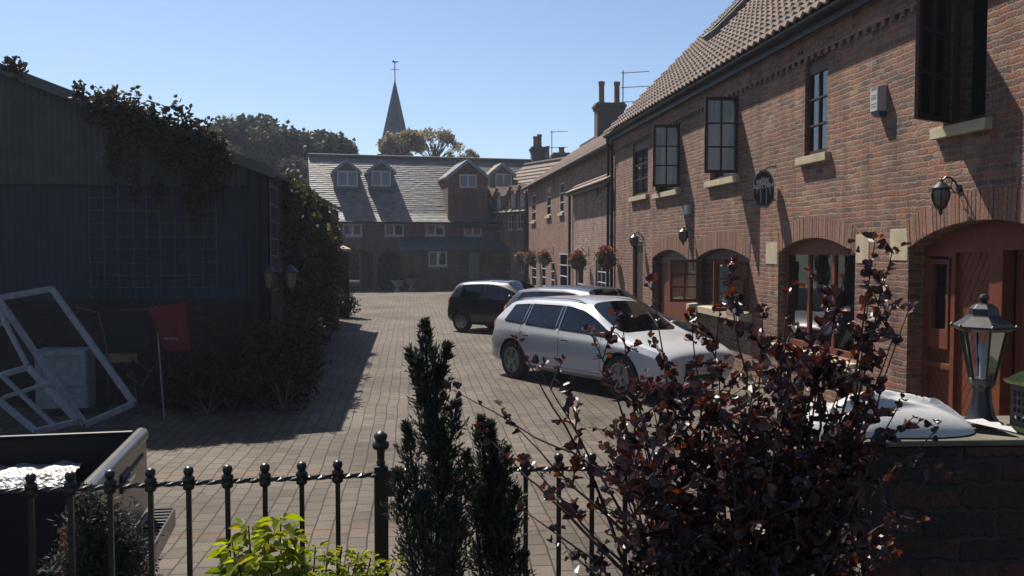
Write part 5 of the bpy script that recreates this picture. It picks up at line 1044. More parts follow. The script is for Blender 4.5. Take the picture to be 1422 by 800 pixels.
# ------------------------------------------------------------------ cars
def car(name, label, cat, pos, head, ST, wheels, wr, half, paint, lamp, belt, tail_rows, door_x, handle_z, rim_mat='alloy', hub=False, blackpillar=(), group=None, rails=False, plate=None, side_glass=(), zmir=None, ghead=0):
    """ST rows: xl, xb, xr, zbot, zsh, zbelt, zroof, wl, wb, wr_, front at +x, unit metres"""
    t = thing(name, label, cat, pos, head, group)
    rings = []
    for (xl, xb, xr, zb, zs, zbe, zr, wl, wb, w_) in ST:
        cab = zr-zbe > .2
        h = [(xl, 0, zb), (xl, wl*.84, zb), (xl, wl*.965, zb+.09), (xl*.6+xb*.4, wl, (zb+zs)/2+.06), (xb, wl*.985, zs), (xb, wb, zbe)]
        if cab: h += [(xr*.88+xb*.12, w_+.075, zr-.125), (xr, w_, zr-.045), (xr, w_*.55, zr-.008), (xr, 0, zr)]
        else: h += [(xb*.6+xr*.4, wb-.05, zbe+(zr-zbe)*.35), (xr, w_, zbe+(zr-zbe)*.6), (xr, w_*.55, zr-.006), (xr, 0, zr)]
        rings.append(h)
    nj = 10; vs = []; idx = {}
    for i, h in enumerate(rings):
        for j, p in enumerate(h):
            idx[(i, j, 0)] = len(vs); vs.append(p)
            if j in (0, 9): idx[(i, j, 1)] = idx[(i, j, 0)]
            else: idx[(i, j, 1)] = len(vs); vs.append((p[0], -p[1], p[2]))
    fs = []; mi = []
    ns = len(rings); cabs = [r_[6]-r_[5] > .2 for r_ in ST]
    fc = max(i for i in range(ns) if cabs[i])   # header station
    for i in range(ns-1):
        for j in range(nj-1):
            m = 0
            if 7 <= j <= 8 and ((i == fc) or (not cabs[i] and cabs[i+1])): m = 1
            if j == 5 and i in side_glass: m = 2
            if j == 5 and i in blackpillar: m = 3
            if j in (0,): m = 3
            if (i, j) in tail_rows: m = 4
            if (i, j) in lamp: m = 5
            for s_ in (0, 1):
                f = [idx[(i, j, s_)], idx[(i+1, j, s_)], idx[(i+1, j+1, s_)], idx[(i, j+1, s_)]]
                fs.append(f if s_ else f[::-1]); mi.append(m)
    for i, rev in ((0, 0), (ns-1, 1)):
        for s_ in (0, 1):
            I = lambda j: idx[(i, j, s_)]
            for q in ((0, 1, 8, 9), (1, 2, 7, 8), (2, 3, 6, 7), (3, 4, 5, 6)):
                f = [I(j) for j in q]; fs.append(f if (s_ ^ rev) else f[::-1]); mi.append(0)
    me = bpy.data.meshes.new('tmp'); me.from_pydata(vs, [], fs)
    for k in range(6): me.materials.append(None)
    me.polygons.foreach_set('material_index', mi)
    bm = bmesh.new(); bm.from_mesh(me); bmesh.ops.recalc_face_normals(bm, faces=bm.faces); bm.verts.ensure_lookup_table()
    vj = {v: k_[1] for k_, v in idx.items()}
    cl = bm.edges.layers.float.new('crease_edge')
    for e in bm.edges:
        ms = {f.material_index for f in e.link_faces}; ja, jb = vj[e.verts[0].index], vj[e.verts[1].index]
        if ja == jb: e[cl] = {4: .45, 5: .5, 6: .45, 1: .5, 2: .45, 7: .2}.get(ja, 0)
        if len(ms) > 1: e[cl] = .75
    bm.to_mesh(me); bm.free()
    o = bpy.data.objects.new('tmp', me); col.objects.link(o); sm = o.modifiers.new('s', 'SUBSURF'); sm.levels = 3; sm.render_levels = 3
    cuts = []
    for wx in wheels:
        for s_ in (-1, 1):
            c = MB(); c.lathe((wx, s_*(half-.30), wr), [(wr+.055, 0), (wr+.055, .6)], 40, (0, s_, 0)); co = c.build('cut', 'rubber'); co.data.materials.clear()
            for k in range(6): co.data.materials.append(M['rubber'])
            co.data.polygons.foreach_set('material_index', [3]*len(co.data.polygons)); cuts.append(co)
            b_ = o.modifiers.new('b', 'BOOLEAN'); b_.object = co; b_.operation = 'DIFFERENCE'; b_.solver = 'EXACT'
    dg = bpy.context.evaluated_depsgraph_get(); me2 = bpy.data.meshes.new_from_object(o.evaluated_get(dg))
    bpy.data.objects.remove(o)
    for c in cuts: bpy.data.objects.remove(c)
    bm = bmesh.new(); bm.from_mesh(me2); bvh = BVHTree.FromBMesh(bm)
    # trim along the glass
    te = []
    for e in bm.edges:
        ms = {f.material_index for f in e.link_faces}
        if 2 in ms and len(ms) > 1 and ms & {0, 3}:
            te.append((e.verts[0].index, e.verts[1].index))
    def extract(k, nm, mat, names=None):
        b2 = bmesh.new(); b2.from_mesh(me2); ks = k if isinstance(k, tuple) else (k,)
        bmesh.ops.delete(b2, geom=[f for f in b2.faces if f.material_index not in ks], context='FACES')
        if not b2.faces: b2.free(); return None
        if names:      # one object per pane or lamp
            left = set(b2.faces); out = []
            while left:
                st = [left.pop()]; grp = []
                while st:
                    f = st.pop(); grp.append(f)
                    for e in f.edges:
                        for g_ in e.link_faces:
                            if g_ in left: left.remove(g_); st.append(g_)
                if len(grp) < 4: continue
                vm = {}; V_ = []; F_ = []
                for f in grp:
                    for v in f.verts:
                        if v not in vm: vm[v] = len(V_); V_.append(tuple(v.co))
                    F_.append([vm[v] for v in f.verts])
                cx_ = sum(p[0] for p in V_)/len(V_); m3 = bpy.data.meshes.new('m'); m3.from_pydata(V_, [], F_); m3.materials.append(M[mat]); m3.shade_smooth()
                q = bpy.data.objects.new(names(cx_), m3); col.objects.link(q); q.parent = t; out.append(q)
            b2.free(); return out
        m3 = bpy.data.meshes.new(nm); b2.to_mesh(m3); b2.free(); m3.materials.clear(); m3.materials.append(M[mat]); m3.polygons.foreach_set('material_index', [0]*len(m3.polygons)); m3.shade_smooth(); m3.set_sharp_from_angle(angle=R(38))
        q = bpy.data.objects.new(nm, m3); col.objects.link(q); q.parent = t; return q
    body = extract(0, 'body', paint); extract(1, 'w', 'carglass', lambda x: 'windscreen' if x > 2 else 'rear_window'); extract(2, 's', 'carglass', lambda x: 'side_window'); extract(3, 'black_trim', 'black')
    extract(4, 't', 'amber' if lampcol else 'redlamp', lambda x: 'tail_lamp'); extract(5, 'h', 'lampg', lambda x: 'headlight')
    bpy.data.meshes.remove(me)
    bm.verts.ensure_lookup_table(); adj = {}
    for a, b_ in te: adj.setdefault(a, []).append(b_); adj.setdefault(b_, []).append(a)
    seen = set()
    for s0 in list(adj):
        if s0 in seen: continue
        st = [s0]; seen.add(s0); trim = MB()
        while st:
            a = st.pop()
            for b_ in adj[a]:
                if a < b_: trim.bar(bm.verts[a].co, bm.verts[b_].co, .022, .016)
                if b_ not in seen: seen.add(b_); st.append(b_)
        if trim.v: trim.build('window_trim', belt, t, world=False, fix=False)
    def side(x, z, s_, out=0.0):
        h = bvh.ray_cast(Vector((x, s_*2, z)), Vector((0, -s_, 0)))
        return Vector((x, h[0].y+s_*out, z)) if h[0] else Vector((x, s_*half, z))
    def line(pts, r_, nm, mat, s_):
        mb = MB(); mb.tube([side(x, z, s_, -.001) for x, z in pts], r_, 5); return mb.build(nm, mat, t, world=False)
    for s_ in (-1, 1):
        for dx in door_x: zb_t = [r_ for r_ in ST if True][3][5]-.02; line([(dx+.03*math.sin(k/8*3.1), .32+(zb_t-.32)*k/8) for k in range(9)], .0045, 'door_gap', 'rubber', s_)
        line([(door_x[0]+k/10*(door_x[-1]-door_x[0]), .34) for k in range(11)], .0045, 'door_gap', 'rubber', s_)
        for dx in door_x[:-1]:
            a = side(dx+.16, handle_z, s_, .03); b_ = side(dx+.34, handle_z+.005, s_, .03); mb = MB(); mb.bar(a, b_, .03, .028); mb.build('door_handle', belt if belt == 'chrome' else paint, t, world=False, bevel=.008)
        mx = door_x[-1]-.18; p = side(mx, zmir, s_); c = Vector((mx-.02, s_*(half+.04), zmir+.09))
        mb = MB(); mb.tube([Vector((mx+.02, s_*(half-.13), zmir)), c-Vector((0, 0, .05))], [.025, .03], 6)
        k0 = len(mb.v); mb.lathe(c, [(.02, -.10), (.06, -.08), (.085, -.02), (.085, .05), (.05, .09), (.02, .1)], 12, (0, s_, 0))
        for i in range(k0, len(mb.v)): x, y, z = mb.v[i]; mb.v[i] = (c.x+(x-c.x)*.75, y, c.z+(z-c.z)*.8)
        mb.build('wing_mirror', paint if paint != 'whitecar' else 'silver', t, smooth=True, world=False, angle=80)
    # wheels
    for wx in wheels:
        for s_ in (-1, 1):
            c = (wx, s_*(half-.02), wr)
            mb = MB(); mb.lathe(c, [(wr*.62, -.215), (wr*.9, -.21), (wr*.985, -.17), (wr, -.12), (wr, -.05), (wr*.985, -.02), (wr*.93, 0), (wr*.68, .003), (wr*.64, -.01), (wr*.63, -.06), (wr*.2, -.08)], 36, (0, s_, 0)); wh = mb.build('wheel', 'tyre', t, smooth=True, world=False)
            mb = MB()
            if hub:
                mb.lathe(c, [(wr*.66, -.01), (wr*.64, .006), (wr*.5, .012), (wr*.2, .02), (.01, .022)], 30, (0, s_, 0))
                rm = mb.build('hubcap', rim_mat, wh, smooth=True, world=False)
                mb = MB()
                for k in range(8): a = k*math.pi/4; mb.lathe((c[0]+wr*.46*math.cos(a), c[1]+s_*.012, c[2]+wr*.46*math.sin(a)), [(wr*.07, 0), (wr*.06, .004)], 8, (0, s_, 0))
                mb.build('hubcap_slots', 'rubber', wh, world=False)
            else:
                mb.lathe(c, [(wr*.67, -.03), (wr*.67, .004), (wr*.6, .002), (wr*.6, -.04)], 30, (0, s_, 0)); mb.lathe(c, [(wr*.18, -.05), (wr*.17, .0), (.01, .004)], 14, (0, s_, 0))
                for k in range(5):
                    a = k*2*math.pi/5+.3
                    for da in (-.12, .12): mb.bar((c[0]+wr*.1*math.cos(a), c[1]-s_*.01, c[2]+wr*.1*math.sin(a)), (c[0]+wr*.62*math.cos(a+da), c[1]-s_*.015, c[2]+wr*.62*math.sin(a+da)), .032, .03, up=(0, 1, 0))
                mb.build('rim', rim_mat, wh, world=False)
    # inside: dashboard, seats, headrests
    mb = MB(); L0, L1_ = ST[1][0]+.35, ST[fc+1][0]-.15; mb.box(L0, L1_, -half*.8, half*.8, .3, ST[3][5]-.22); mb.box(L1_-.35, L1_+.1, -half*.75, half*.75, ST[3][5]-.2, ST[3][5]-.03); mb.build('cabin_floor', 'seat', t, world=False, bevel=.04)
    for sx_ in (door_x[0]+.35, door_x[-2]+.38 if len(door_x) > 2 else door_x[-1]-.85):
        for y_ in (-.36, .36):
            mb = MB(); z0 = ST[3][5]-.22; mb.hexa([(sx_-.02, y_-.23, z0), (sx_+.1, y_-.23, z0), (sx_+.1, y_+.23, z0), (sx_-.02, y_+.23, z0), (sx_-.16, y_-.2, z0+.32), (sx_-.06, y_-.2, z0+.32), (sx_-.06, y_+.2, z0+.32), (sx_-.16, y_+.2, z0+.32)]); mb.box(sx_-.19, sx_-.1, y_-.12, y_+.12, z0+.36, z0+.52); mb.build('seat', 'seat', t, world=False, bevel=.03)
    mb = MB(); c = Vector((L1_-.42, -.36, ST[3][5]-.07)); pts = [c+Vector((.06*math.cos(a), .18*math.sin(a), .17*math.cos(a))) for a in np.linspace(0, 2*math.pi, 21)]; mb.tube(pts, .014, 6, cap=False); mb.build('steering_wheel', 'black', t, world=False)
    # nose
    fx_ = ST[-1]; nx = fx_[0]
    def front(y, z, out=0.): h = bvh.ray_cast(Vector((nx+2, y, z)), Vector((-1, 0, 0))); return Vector((h[0].x+out, y, z)) if h[0] else Vector((nx, y, z))
    def patch(y0, y1, z0, z1, nm, mat, out=.006, th=.02, n=10):
        mb = MB(); vs = []
        for k in range(n+1):
            y = y0+(y1-y0)*k/n
            for z in (z0, (z0+z1)/2, z1): vs.append(front(y, z, out))
        b0 = [v-Vector((th, 0, 0)) for v in vs]; K = len(vs)
        fs_ = [(3*k+a, 3*k+3+a, 3*k+4+a, 3*k+1+a) for k in range(n) for a in (0, 1)]
        mb.add(vs, fs_); mb.add(b0, fs_)
        return mb.build(nm, mat, t, smooth=True, world=False)
    zh = fx_[5]
    gz = ghead or zh-.14
    patch(-.40, .40, gz-.12, gz+.07, 'grille', 'black', .006); patch(-.42, .42, .32, .42, 'lower_grille', 'black', .006)
    mb = MB(); g_ = front(0, gz-.02, .03)
    mb.tube([Vector((g_.x, g_.y+.05*math.cos(a), g_.z+.05*math.sin(a))) for a in np.linspace(0, 2*math.pi, 17)], .008, 5, cap=False); mb.bar(front(-.3, gz-.1, .02), front(.3, gz+.05, .02), .02, .012); mb.build('badge', 'chrome', t, world=False)
    pl = front(0, .47, .02); mb = MB(); mb.box(pl.x-.01, pl.x+.004, -.26, .26, .42, .53); mb.build('number_plate', 'whitew', t, world=False, bevel=.003)
    for y_ in (-.3, .3):
        pts = []
        for k in range(6):
            x = ST[fc+1][2]-.06-.10*k/5; y2 = y_-.15+.42*k/5; h = bvh.ray_cast(Vector((x, y2, 3)), Vector((0, 0, -1))); pts.append(h[0]+Vector((.004, 0, .008)))
        mb = MB(); mb.tube(pts, .007, 5); mb.build('wiper', 'black', t, world=False)
    if rails:
        for s_ in (-1, 1):
            a0_, a1_ = ST[1][2]+.15, ST[fc][2]-.1; pts = []
            for k in range(13): x = a0_+(a1_-a0_)*k/12; h = bvh.ray_cast(Vector((x, s_*.56, 3)), Vector((0, 0, -1))); z = h[0].z if h[0] else 1.4; pts.append(Vector((x, s_*.56, z+(.03 if 0 < k < 12 else -.005))))
            mb = MB(); mb.tube(pts, .014, 6); mb.build('roof_rail', 'black' if paint != 'whitecar' else 'alloy', t, smooth=True, world=False)
    bm.free(); return t
def heading(p, q): d = Vector(q)-Vector(p); return math.atan2(d.y, d.x)
#        xl    xb    xr    zbot zsh  zbelt zroof wl   wb   wr
EST = [(.06, .12, .12, .34, .78, 1.00, 1.05, .76, .72, .62),
       (.16, .32, .50, .26, .84, 1.035, 1.375, .885, .82, .60),
       (.50, .62, .74, .23, .86, 1.02, 1.42, .915, .855, .60),
       (1.05, 1.18, 1.20, .22, .85, .99, 1.455, .925, .865, .60),
       (1.10, 1.23, 1.25, .22, .85, .988, 1.457, .925, .865, .60),
       (2.02, 2.10, 2.10, .21, .84, .965, 1.47, .925, .865, .60),
       (2.08, 2.16, 2.16, .21, .84, .965, 1.47, .925, .865, .60),
       (2.85, 2.92, 2.62, .21, .83, .945, 1.44, .925, .86, .585),
       (3.30, 3.36, 3.46, .22, .81, .925, .985, .92, .85, .66),
       (3.85, 3.90, 3.95, .23, .78, .865, .925, .91, .82, .60),
       (4.30, 4.34, 4.38, .24, .71, .775, .82, .86, .76, .52),
       (4.56, 4.56, 4.58, .28, .60, .67, .71, .74, .66, .46)]
lampcol = False
wp, wq = onZ(716, 526), onZ(857, 554); hd = heading(wp, wq); d_ = Vector((math.cos(hd), math.sin(hd), 0)); ri = Vector((d_.y, -d_.x, 0))
o_ = (wp+wq)/2-ri*.87-d_*(.90+3.68)/2
car('estate_car', 'white estate car parked in the yard with its bonnet behind the purple shrub', 'car', (o_.x, o_.y, 0), hd, EST, (.90, 3.68), .335, .925, 'whitecar', {(9, 4), (10, 4), (9, 3)} - {(9, 3)}, 'chrome', {(0, 3), (0, 4), (0, 5)}, (1.12, 2.18, 3.22), .80, side_glass=(2, 4, 6, 7), blackpillar=(3, 5), rails=True, group='cars parked in the yard', zmir=.93)
# dark blue estate behind
lampcol = True
c2 = at(697, 470, 20.2); hd2 = hd+R(3); d2_ = Vector((math.cos(hd2), math.sin(hd2), 0)); r2_ = Vector((d2_.y, -d2_.x, 0)); tail = Vector((c2.x, c2.y, 0)); o2 = tail+d2_*-.15-r2_*.80
BL = [tuple([*r_[:6], r_[6]+(.035 if r_[6]-r_[5] > .2 else .03), *r_[7:]]) for r_ in EST]
car('hatchback_car', 'dark blue car with orange tail lamps parked between the black car and the white estate', 'car', (o2.x, o2.y, 0), hd2, BL, (.90, 3.62), .33, .925, 'bluecar', {(9, 4), (10, 4)}, 'black', {(0, 4), (0, 5), (0, 6)}, (1.12, 2.18, 3.22), .82, side_glass=(2, 4, 6, 7), blackpillar=(3, 5), group='cars parked in the yard', zmir=.95)
# small black three door hatchback
SM = [(.06, .10, .12, .34, .72, .94, 1.0, .70, .68, .60),
      (.14, .22, .34, .26, .78, .95, 1.36, .79, .76, .55),
      (.50, .55, .58, .22, .80, .94, 1.41, .815, .785, .56),
      (1.25, 1.28, 1.26, .21, .80, .92, 1.44, .82, .79, .56),
      (1.34, 1.38, 1.36, .21, .80, .915, 1.44, .82, .79, .56),
      (2.10, 2.12, 1.95, .21, .80, .91, 1.42, .82, .785, .55),
      (2.66, 2.68, 2.78, .22, .79, .89, .96, .82, .78, .60),
      (3.20, 3.22, 3.26, .23, .75, .83, .88, .80, .74, .54),
      (3.52, 3.54, 3.56, .25, .68, .74, .78, .76, .68, .48),
      (3.72, 3.72, 3.73, .28, .58, .64, .68, .66, .58, .42)]
lampcol = False
bp = onZ(641, 461); h3 = -math.atan2(.50, .87)+0*hd; h3 = -YAW-R(33); d3 = Vector((math.cos(h3), math.sin(h3), 0)); r3 = Vector((d3.y, -d3.x, 0)); o3 = bp-d3*.62-r3*.76
car('small_black_car', 'small black three door hatchback with pale wheel trims, farthest of the parked cars', 'car', (o3.x, o3.y, 0), h3, SM, (.62, 3.06), .29, .82, 'blackcar', {(7, 4), (8, 4)}, 'black', {(0, 4)}, (1.32, 2.5), .80, hub=True, side_glass=(2, 4, 5), blackpillar=(3,), group='cars parked in the yard', zmir=.92)

# ------------------------------------------------------------------ pickup at the bottom left
dz = lambda z: 2.3-z
def onz(px, py, z): return onZ(px, py, z)
ZR = 1.06
far = onz(204, 597, ZR); near = onz(128, 676, ZR); 
tv = (near-far); W_ = tv.length; tv.normalize(); bk = Vector((tv.y, -tv.x, 0)); bk = bk if bk.x < 0 else -bk   # towards the cab
PK = thing('pickup_truck', 'dark pickup truck with dusty silver tailgate and ribbed rear step at the left edge', 'pickup truck', (far.x, far.y, 0))
P_ = lambda a, b_, z: far+tv*a+bk*b_+Vector((0, 0, z-ZR))     # a across (far->near), b towards the cab
def pbox(a0, a1, b0, b1, z0, z1, name, mat, parent=PK, bev=.012, **k):
    mb = MB(); mb.hexa([P_(a0, b0, z0), P_(a1, b0, z0), P_(a1, b1, z0), P_(a0, b1, z0), P_(a0, b0, z1), P_(a1, b0, z1), P_(a1, b1, z1), P_(a0, b1, z1)]); return mb.build(name, mat, parent, bevel=bev, **k)
pbox(.0, .03, .10, 2.3, .5, ZR-.02, 'bed_side', 'pickupd'); pbox(W_-.03, W_, .10, 2.3, .5, ZR-.02, 'bed_side', 'pickupd')
pbox(.071, W_-.071, .1, 2.3, .55, .60, 'bed_floor', 'black')
pbox(.071, W_-.071, 2.22, 2.3, .601, ZR+.02, 'bed_front', 'black')
for a in (.015, W_-.015): mb = MB(); mb.tube([P_(a, .09, ZR-.015), P_(a, 2.3, ZR-.015)], .017, 8); mb.build('bed_rail', 'pickupd', PK, smooth=True)
for a0, a1 in ((.032, .04), (W_-.04, W_-.032)): pbox(a0, a1, .12, 2.2, .601, ZR-.03, 'bed_liner', 'black', bev=0)
tg = pbox(.005, W_-.005, -.0, .075, .52, ZR-.035, 'tailgate', 'silver', bev=.02)
mb = MB(); mb.tube([P_(.0, .035, ZR-.03), P_(W_, .035, ZR-.03)], .048, 12); mb.build('tailgate_rail', 'silver', tg, smooth=True)
mb = MB(); mb.hexa([P_(W_*.40, -.012, .84), P_(W_*.56, -.012, .84), P_(W_*.56, .0, .84), P_(W_*.40, .0, .84), P_(W_*.40, -.012, .95), P_(W_*.56, -.012, .95), P_(W_*.56, .0, .95), P_(W_*.40, .0, .95)]); mb.build('latch_plate', 'black', tg, bevel=.003)
mb = MB(); mb.bar(P_(W_*.42, -.03, .905), P_(W_*.54, -.03, .905), .03, .03); mb.build('latch_handle', 'chrome', tg, bevel=.008)
for a0, a1, z in ((.12, .38, .93), (.6, .8, .80)): mb = MB(); mb.bar(P_(W_*a0, -.004, z), P_(W_*a1, -.004, z-.01), .012, .02); mb.build('tailgate_crease', 'black', tg)
for a0, a1 in ((-.01, .06), (W_-.06, W_+.01)): pbox(a0, a1, .078, .16, .58, .86, 'tail_lamp', 'redlamp')
bs = pbox(-.06, W_+.06, -.17, .02, .36, .50, 'rear_bumper', 'silver', bev=.02)
for i in range(22): a = -.03+(W_+.06)*i/22; mb = MB(); mb.bar(P_(a+.02, -.155, .503), P_(a+.02, -.03, .503), .022, .012); mb.build('tread_rib', 'black', bs)
for a in (.06, W_-.06): mb = MB(); mb.lathe(P_(a-.1 if a < .5 else a+.1, .98, .36), [(.2, 0), (.34, .02), (.36, .1), (.34, .19), (.2, .21)], 24, tuple(-tv if a < .5 else tv)); mb.build('wheel', 'tyre', PK, smooth=True)
pbox(-.02, W_+.02, 2.36, 3.6, .4, 1.05, 'cab_body', 'pickupd', bev=.05)
mb = MB(); mb.hexa([P_(.02, 2.38, 1.052), P_(W_-.02, 2.38, 1.052), P_(W_-.02, 3.6, 1.052), P_(.02, 3.6, 1.052), P_(.12, 2.48, 1.6), P_(W_-.12, 2.48, 1.6), P_(W_-.12, 3.3, 1.6), P_(.12, 3.3, 1.6)]); mb.build('cab_roof', 'pickupd', PK, bevel=.06)
mb = MB(); mb.hexa([P_(.2, 2.375, 1.12), P_(W_-.2, 2.375, 1.12), P_(W_-.2, 2.40, 1.12), P_(.2, 2.40, 1.12), P_(.24, 2.45, 1.5), P_(W_-.24, 2.45, 1.5), P_(W_-.24, 2.48, 1.5), P_(.24, 2.48, 1.5)]); mb.build('rear_window', 'carglass', PK)
pbox(.1, W_-.1, 3.62, 4.9, .4, 1.0, 'bonnet', 'pickupd', bev=.06)
for a in (.06, W_-.06): mb = MB(); mb.lathe(P_(a-.1 if a < .5 else a+.1, 4.1, .36), [(.2, 0), (.34, .02), (.36, .1), (.34, .19), (.2, .21)], 24, tuple(-tv if a < .5 else tv)); mb.build('wheel', 'tyre', PK, smooth=True)
# crumpled foil sheet lying on cargo in the bed
t = thing('foil_sheet', 'crinkled silver foil sheet over boxes in the pickup bed', 'foil sheet', tuple(onz(50, 650, .85)))
n = 36; vs = []; c0, c1, c2_, c3 = [onz(x, y, .87) for x, y in ((-80, 644), (118, 637), (100, 661), (-80, 672))]
for j in range(n+1):
    for i in range(n+1):
        u, v = i/n, j/n; p = c0.lerp(c1, u).lerp(c3.lerp(c2_, u), v); z = .007*math.sin(u*23+3*v)+.005*math.sin(u*41+v*17)+random.uniform(-.003, .003)-(.06*max(0, v-.85)/.15); vs.append(p+Vector((0, 0, z)))
mb = MB(); mb.add(vs, [(j*(n+1)+i, j*(n+1)+i+1, (j+1)*(n+1)+i+1, (j+1)*(n+1)+i) for j in range(n) for i in range(n)]); mb.build('sheet', 'foil', t, fix=False)
mb = MB(); zz = .60; q = [onz(x, y, .84) for x, y in ((-80, 646), (112, 640), (96, 660), (-80, 670))]; mb.hexa([Vector((p.x, p.y, zz)) for p in (q[3], q[2], q[1], q[0])]+[Vector((p.x, p.y, .835)) for p in (q[3], q[2], q[1], q[0])]); mb.build('covered_boxes', 'blackcl', t)

# ------------------------------------------------------------------ railings
ZF = 1.60
def fpt(px, py): return onZ(px, py, ZF)
def railing(pxs, y0, y1, ext, label):
    p0, p1 = fpt(pxs[0], y0(pxs[0])), fpt(pxs[-1], y0(pxs[-1])); t = thing('railing', label, 'railing', (p0.x, p0.y, .7), 0, 'iron railings along the garden edge')
    a, b_ = fpt(ext[0], y0(ext[0])), fpt(ext[1], y0(ext[1])); mb = MB(); d = (b_-a); L = d.length; d.normalize(); s_ = d.cross(Vector((0, 0, 1))); n_ = int(L/.012); vs = []
    for i in range(n_+1):
        th = i*.012*2*math.pi/.16; c = a+d*(L*i/n_)
        for k in range(4): an = th+k*math.pi/2; vs.append(c+s_*(math.cos(an)*.0085)+Vector((0, 0, math.sin(an)*.0085)))
    mb.add(vs, [(4*i+k, 4*i+(k+1) % 4, 4*i+4+(k+1) % 4, 4*i+4+k) for i in range(n_) for k in range(4)]); mb.build('twisted_rail', 'iron', t)
    mb = MB(); mb.bar(Vector((a.x, a.y, .82)), Vector((b_.x, b_.y, .82)), .03, .01); mb.build('bottom_rail', 'iron', t)
    for px in pxs:
        p = fpt(px, y0(px)); mb = MB(); mb.bar(Vector((p.x, p.y, .72)), Vector((p.x, p.y, ZF+.012)), .0145, .0145, up=tuple(d)); bb = mb.build('bar', 'iron', t)
        mb = MB(); mb.lathe((p.x, p.y, ZF), [(.008, -.022), (.0165, -.016), (.017, -.004), (.0135, .004), (.018, .010), (.018, .017), (.010, .024), (.013, .028), (.0155, .037), (.013, .046), (.005, .051)], 12); mb.build('finial', 'iron', bb, smooth=True, angle=60)
yl_ = lambda px: 683-(683-659.5)*px/520; yr_ = lambda px: 653.5-(px-550)*.010
railing([-64, -12, 43, 98, 153, 209, 262, 316, 368, 419, 469], yl_, None, (-120, 524), 'left stretch of black railings with ball finials in front of the pickup')
railing([730, 776, 822, 868, 913, 958, 1002, 1046, 1089], yr_, None, (542, 1120), 'right stretch of black railings running behind the purple shrub')
p = fpt(529, 657); t = thing('gate_post', 'square black gate post with a ball finial between the two railings', 'gate post', (p.x, p.y, .7))
mb = MB(); mb.bar((p.x, p.y, .7), (p.x, p.y, ZF+.025), .042, .042, up=(1, .1, 0)); mb.build('post', 'iron', t, bevel=.003)
mb = MB(); mb.lathe((p.x, p.y, ZF+.022), [(.012, 0), (.014, .012), (.011, .02), (.013, .05), (.024, .056), (.027, .066), (.024, .075), (.016, .08), (.021, .09), (.021, .098), (.012, .106), (.002, .112)], 16); mb.build('finial', 'iron', t, smooth=True, angle=60)
mb = MB(); q = p+Vector((.03, -.01, 0)); mb.bar((q.x, q.y, ZF-.07), (q.x, q.y, ZF+.012), .026, .03); mb.build('gate_latch', 'iron', t, bevel=.003)
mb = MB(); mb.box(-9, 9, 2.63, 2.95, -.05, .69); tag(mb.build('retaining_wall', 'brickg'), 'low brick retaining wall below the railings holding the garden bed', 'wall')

# ------------------------------------------------------------------ brick pier, lamp, sack and lantern at bottom right
ZP = 1.755
c = onZ(1203, 612, ZP); u = Vector((1, -.06, 0)).normalized(); v = Vector((.06, 1, 0)); th = .33
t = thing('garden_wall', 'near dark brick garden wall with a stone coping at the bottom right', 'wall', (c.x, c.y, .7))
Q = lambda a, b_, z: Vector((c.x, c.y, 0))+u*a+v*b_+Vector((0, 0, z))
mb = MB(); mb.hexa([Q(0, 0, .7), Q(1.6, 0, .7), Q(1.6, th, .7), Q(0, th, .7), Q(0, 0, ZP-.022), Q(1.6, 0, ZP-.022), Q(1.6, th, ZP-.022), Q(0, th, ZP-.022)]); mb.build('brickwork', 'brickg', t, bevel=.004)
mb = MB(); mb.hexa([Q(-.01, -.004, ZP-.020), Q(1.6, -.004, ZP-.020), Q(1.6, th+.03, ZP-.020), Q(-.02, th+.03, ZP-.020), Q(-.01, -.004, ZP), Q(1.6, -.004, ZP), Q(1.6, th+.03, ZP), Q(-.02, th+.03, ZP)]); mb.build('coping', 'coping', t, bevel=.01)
# pedestal lamp
dl = 2.78; b_ = onZ(1368, 590, ZP); b_ = Vector((b_.x, b_.y, ZP)); dl = (b_-CAM).dot(Fw); s_ = 1/(FPX/dl)
t = thing('pedestal_lamp', 'black pedestal lamp with six clear panes standing on the garden wall', 'lamp', tuple(b_)); zy = lambda y: at(1360, y, dl).z-b_.z
b_ = b_+Rt*(-.012)
PR = lambda L: [(x*s_, zy(y)) for x, y in L]
mb = MB(); mb.lathe(b_, [(.062, .0), (.062, .010)]+PR([(24, 586), (17.5, 576), (13.5, 560), (12, 545), (12, 540), (14, 538), (14, 534)]), 20); mb.build('pedestal', 'iron', t, smooth=True, angle=50)
mb = MB(); mb.lathe(b_, PR([(14, 536), (17, 532), (18, 526), (15, 524)]), 6, rot=R(12)); mb.build('lamp_cup', 'pewter', t)
mb = MB(); mb.lathe(b_, PR([(33, 459), (40, 455), (41, 452), (38, 450), (22, 439), (20, 436), (19, 428), (12, 422), (5, 420)]), 6, rot=R(12)); mb.lathe(b_, PR([(4, 421), (5, 417), (7, 413.5), (5, 409), (1, 407.5)]), 12)
for k in range(6): a = R(12)+k*math.pi/3; mb.lathe(b_+Vector((math.cos(a)*41*s_, math.sin(a)*41*s_, 0)), PR([(1, 455), (3.2, 452), (1, 449)]), 8)
mb.build('lamp_roof', 'iron', t, bevel=.0015)
for k in range(6):
    a = R(12)+k*math.pi/3; d = Vector((math.cos(a), math.sin(a), 0)); mb = MB(); mb.bar(b_+d*30*s_+Vector((0, 0, zy(459))), b_+d*16*s_+Vector((0, 0, zy(527))), .006, .006); mb.build('corner_bar', 'iron', t)
mb = MB(); mb.lathe(b_, PR([(29, 459), (15.5, 526)]), 6, rot=R(12)); mb.build('lamp_glass', 'clear', t, fix=False)
mb = MB(); mb.lathe(b_, PR([(4, 524), (4, 500), (6, 492), (6, 478), (2, 472)]), 12); mb.build('bulb', 'whitew', t, smooth=True)
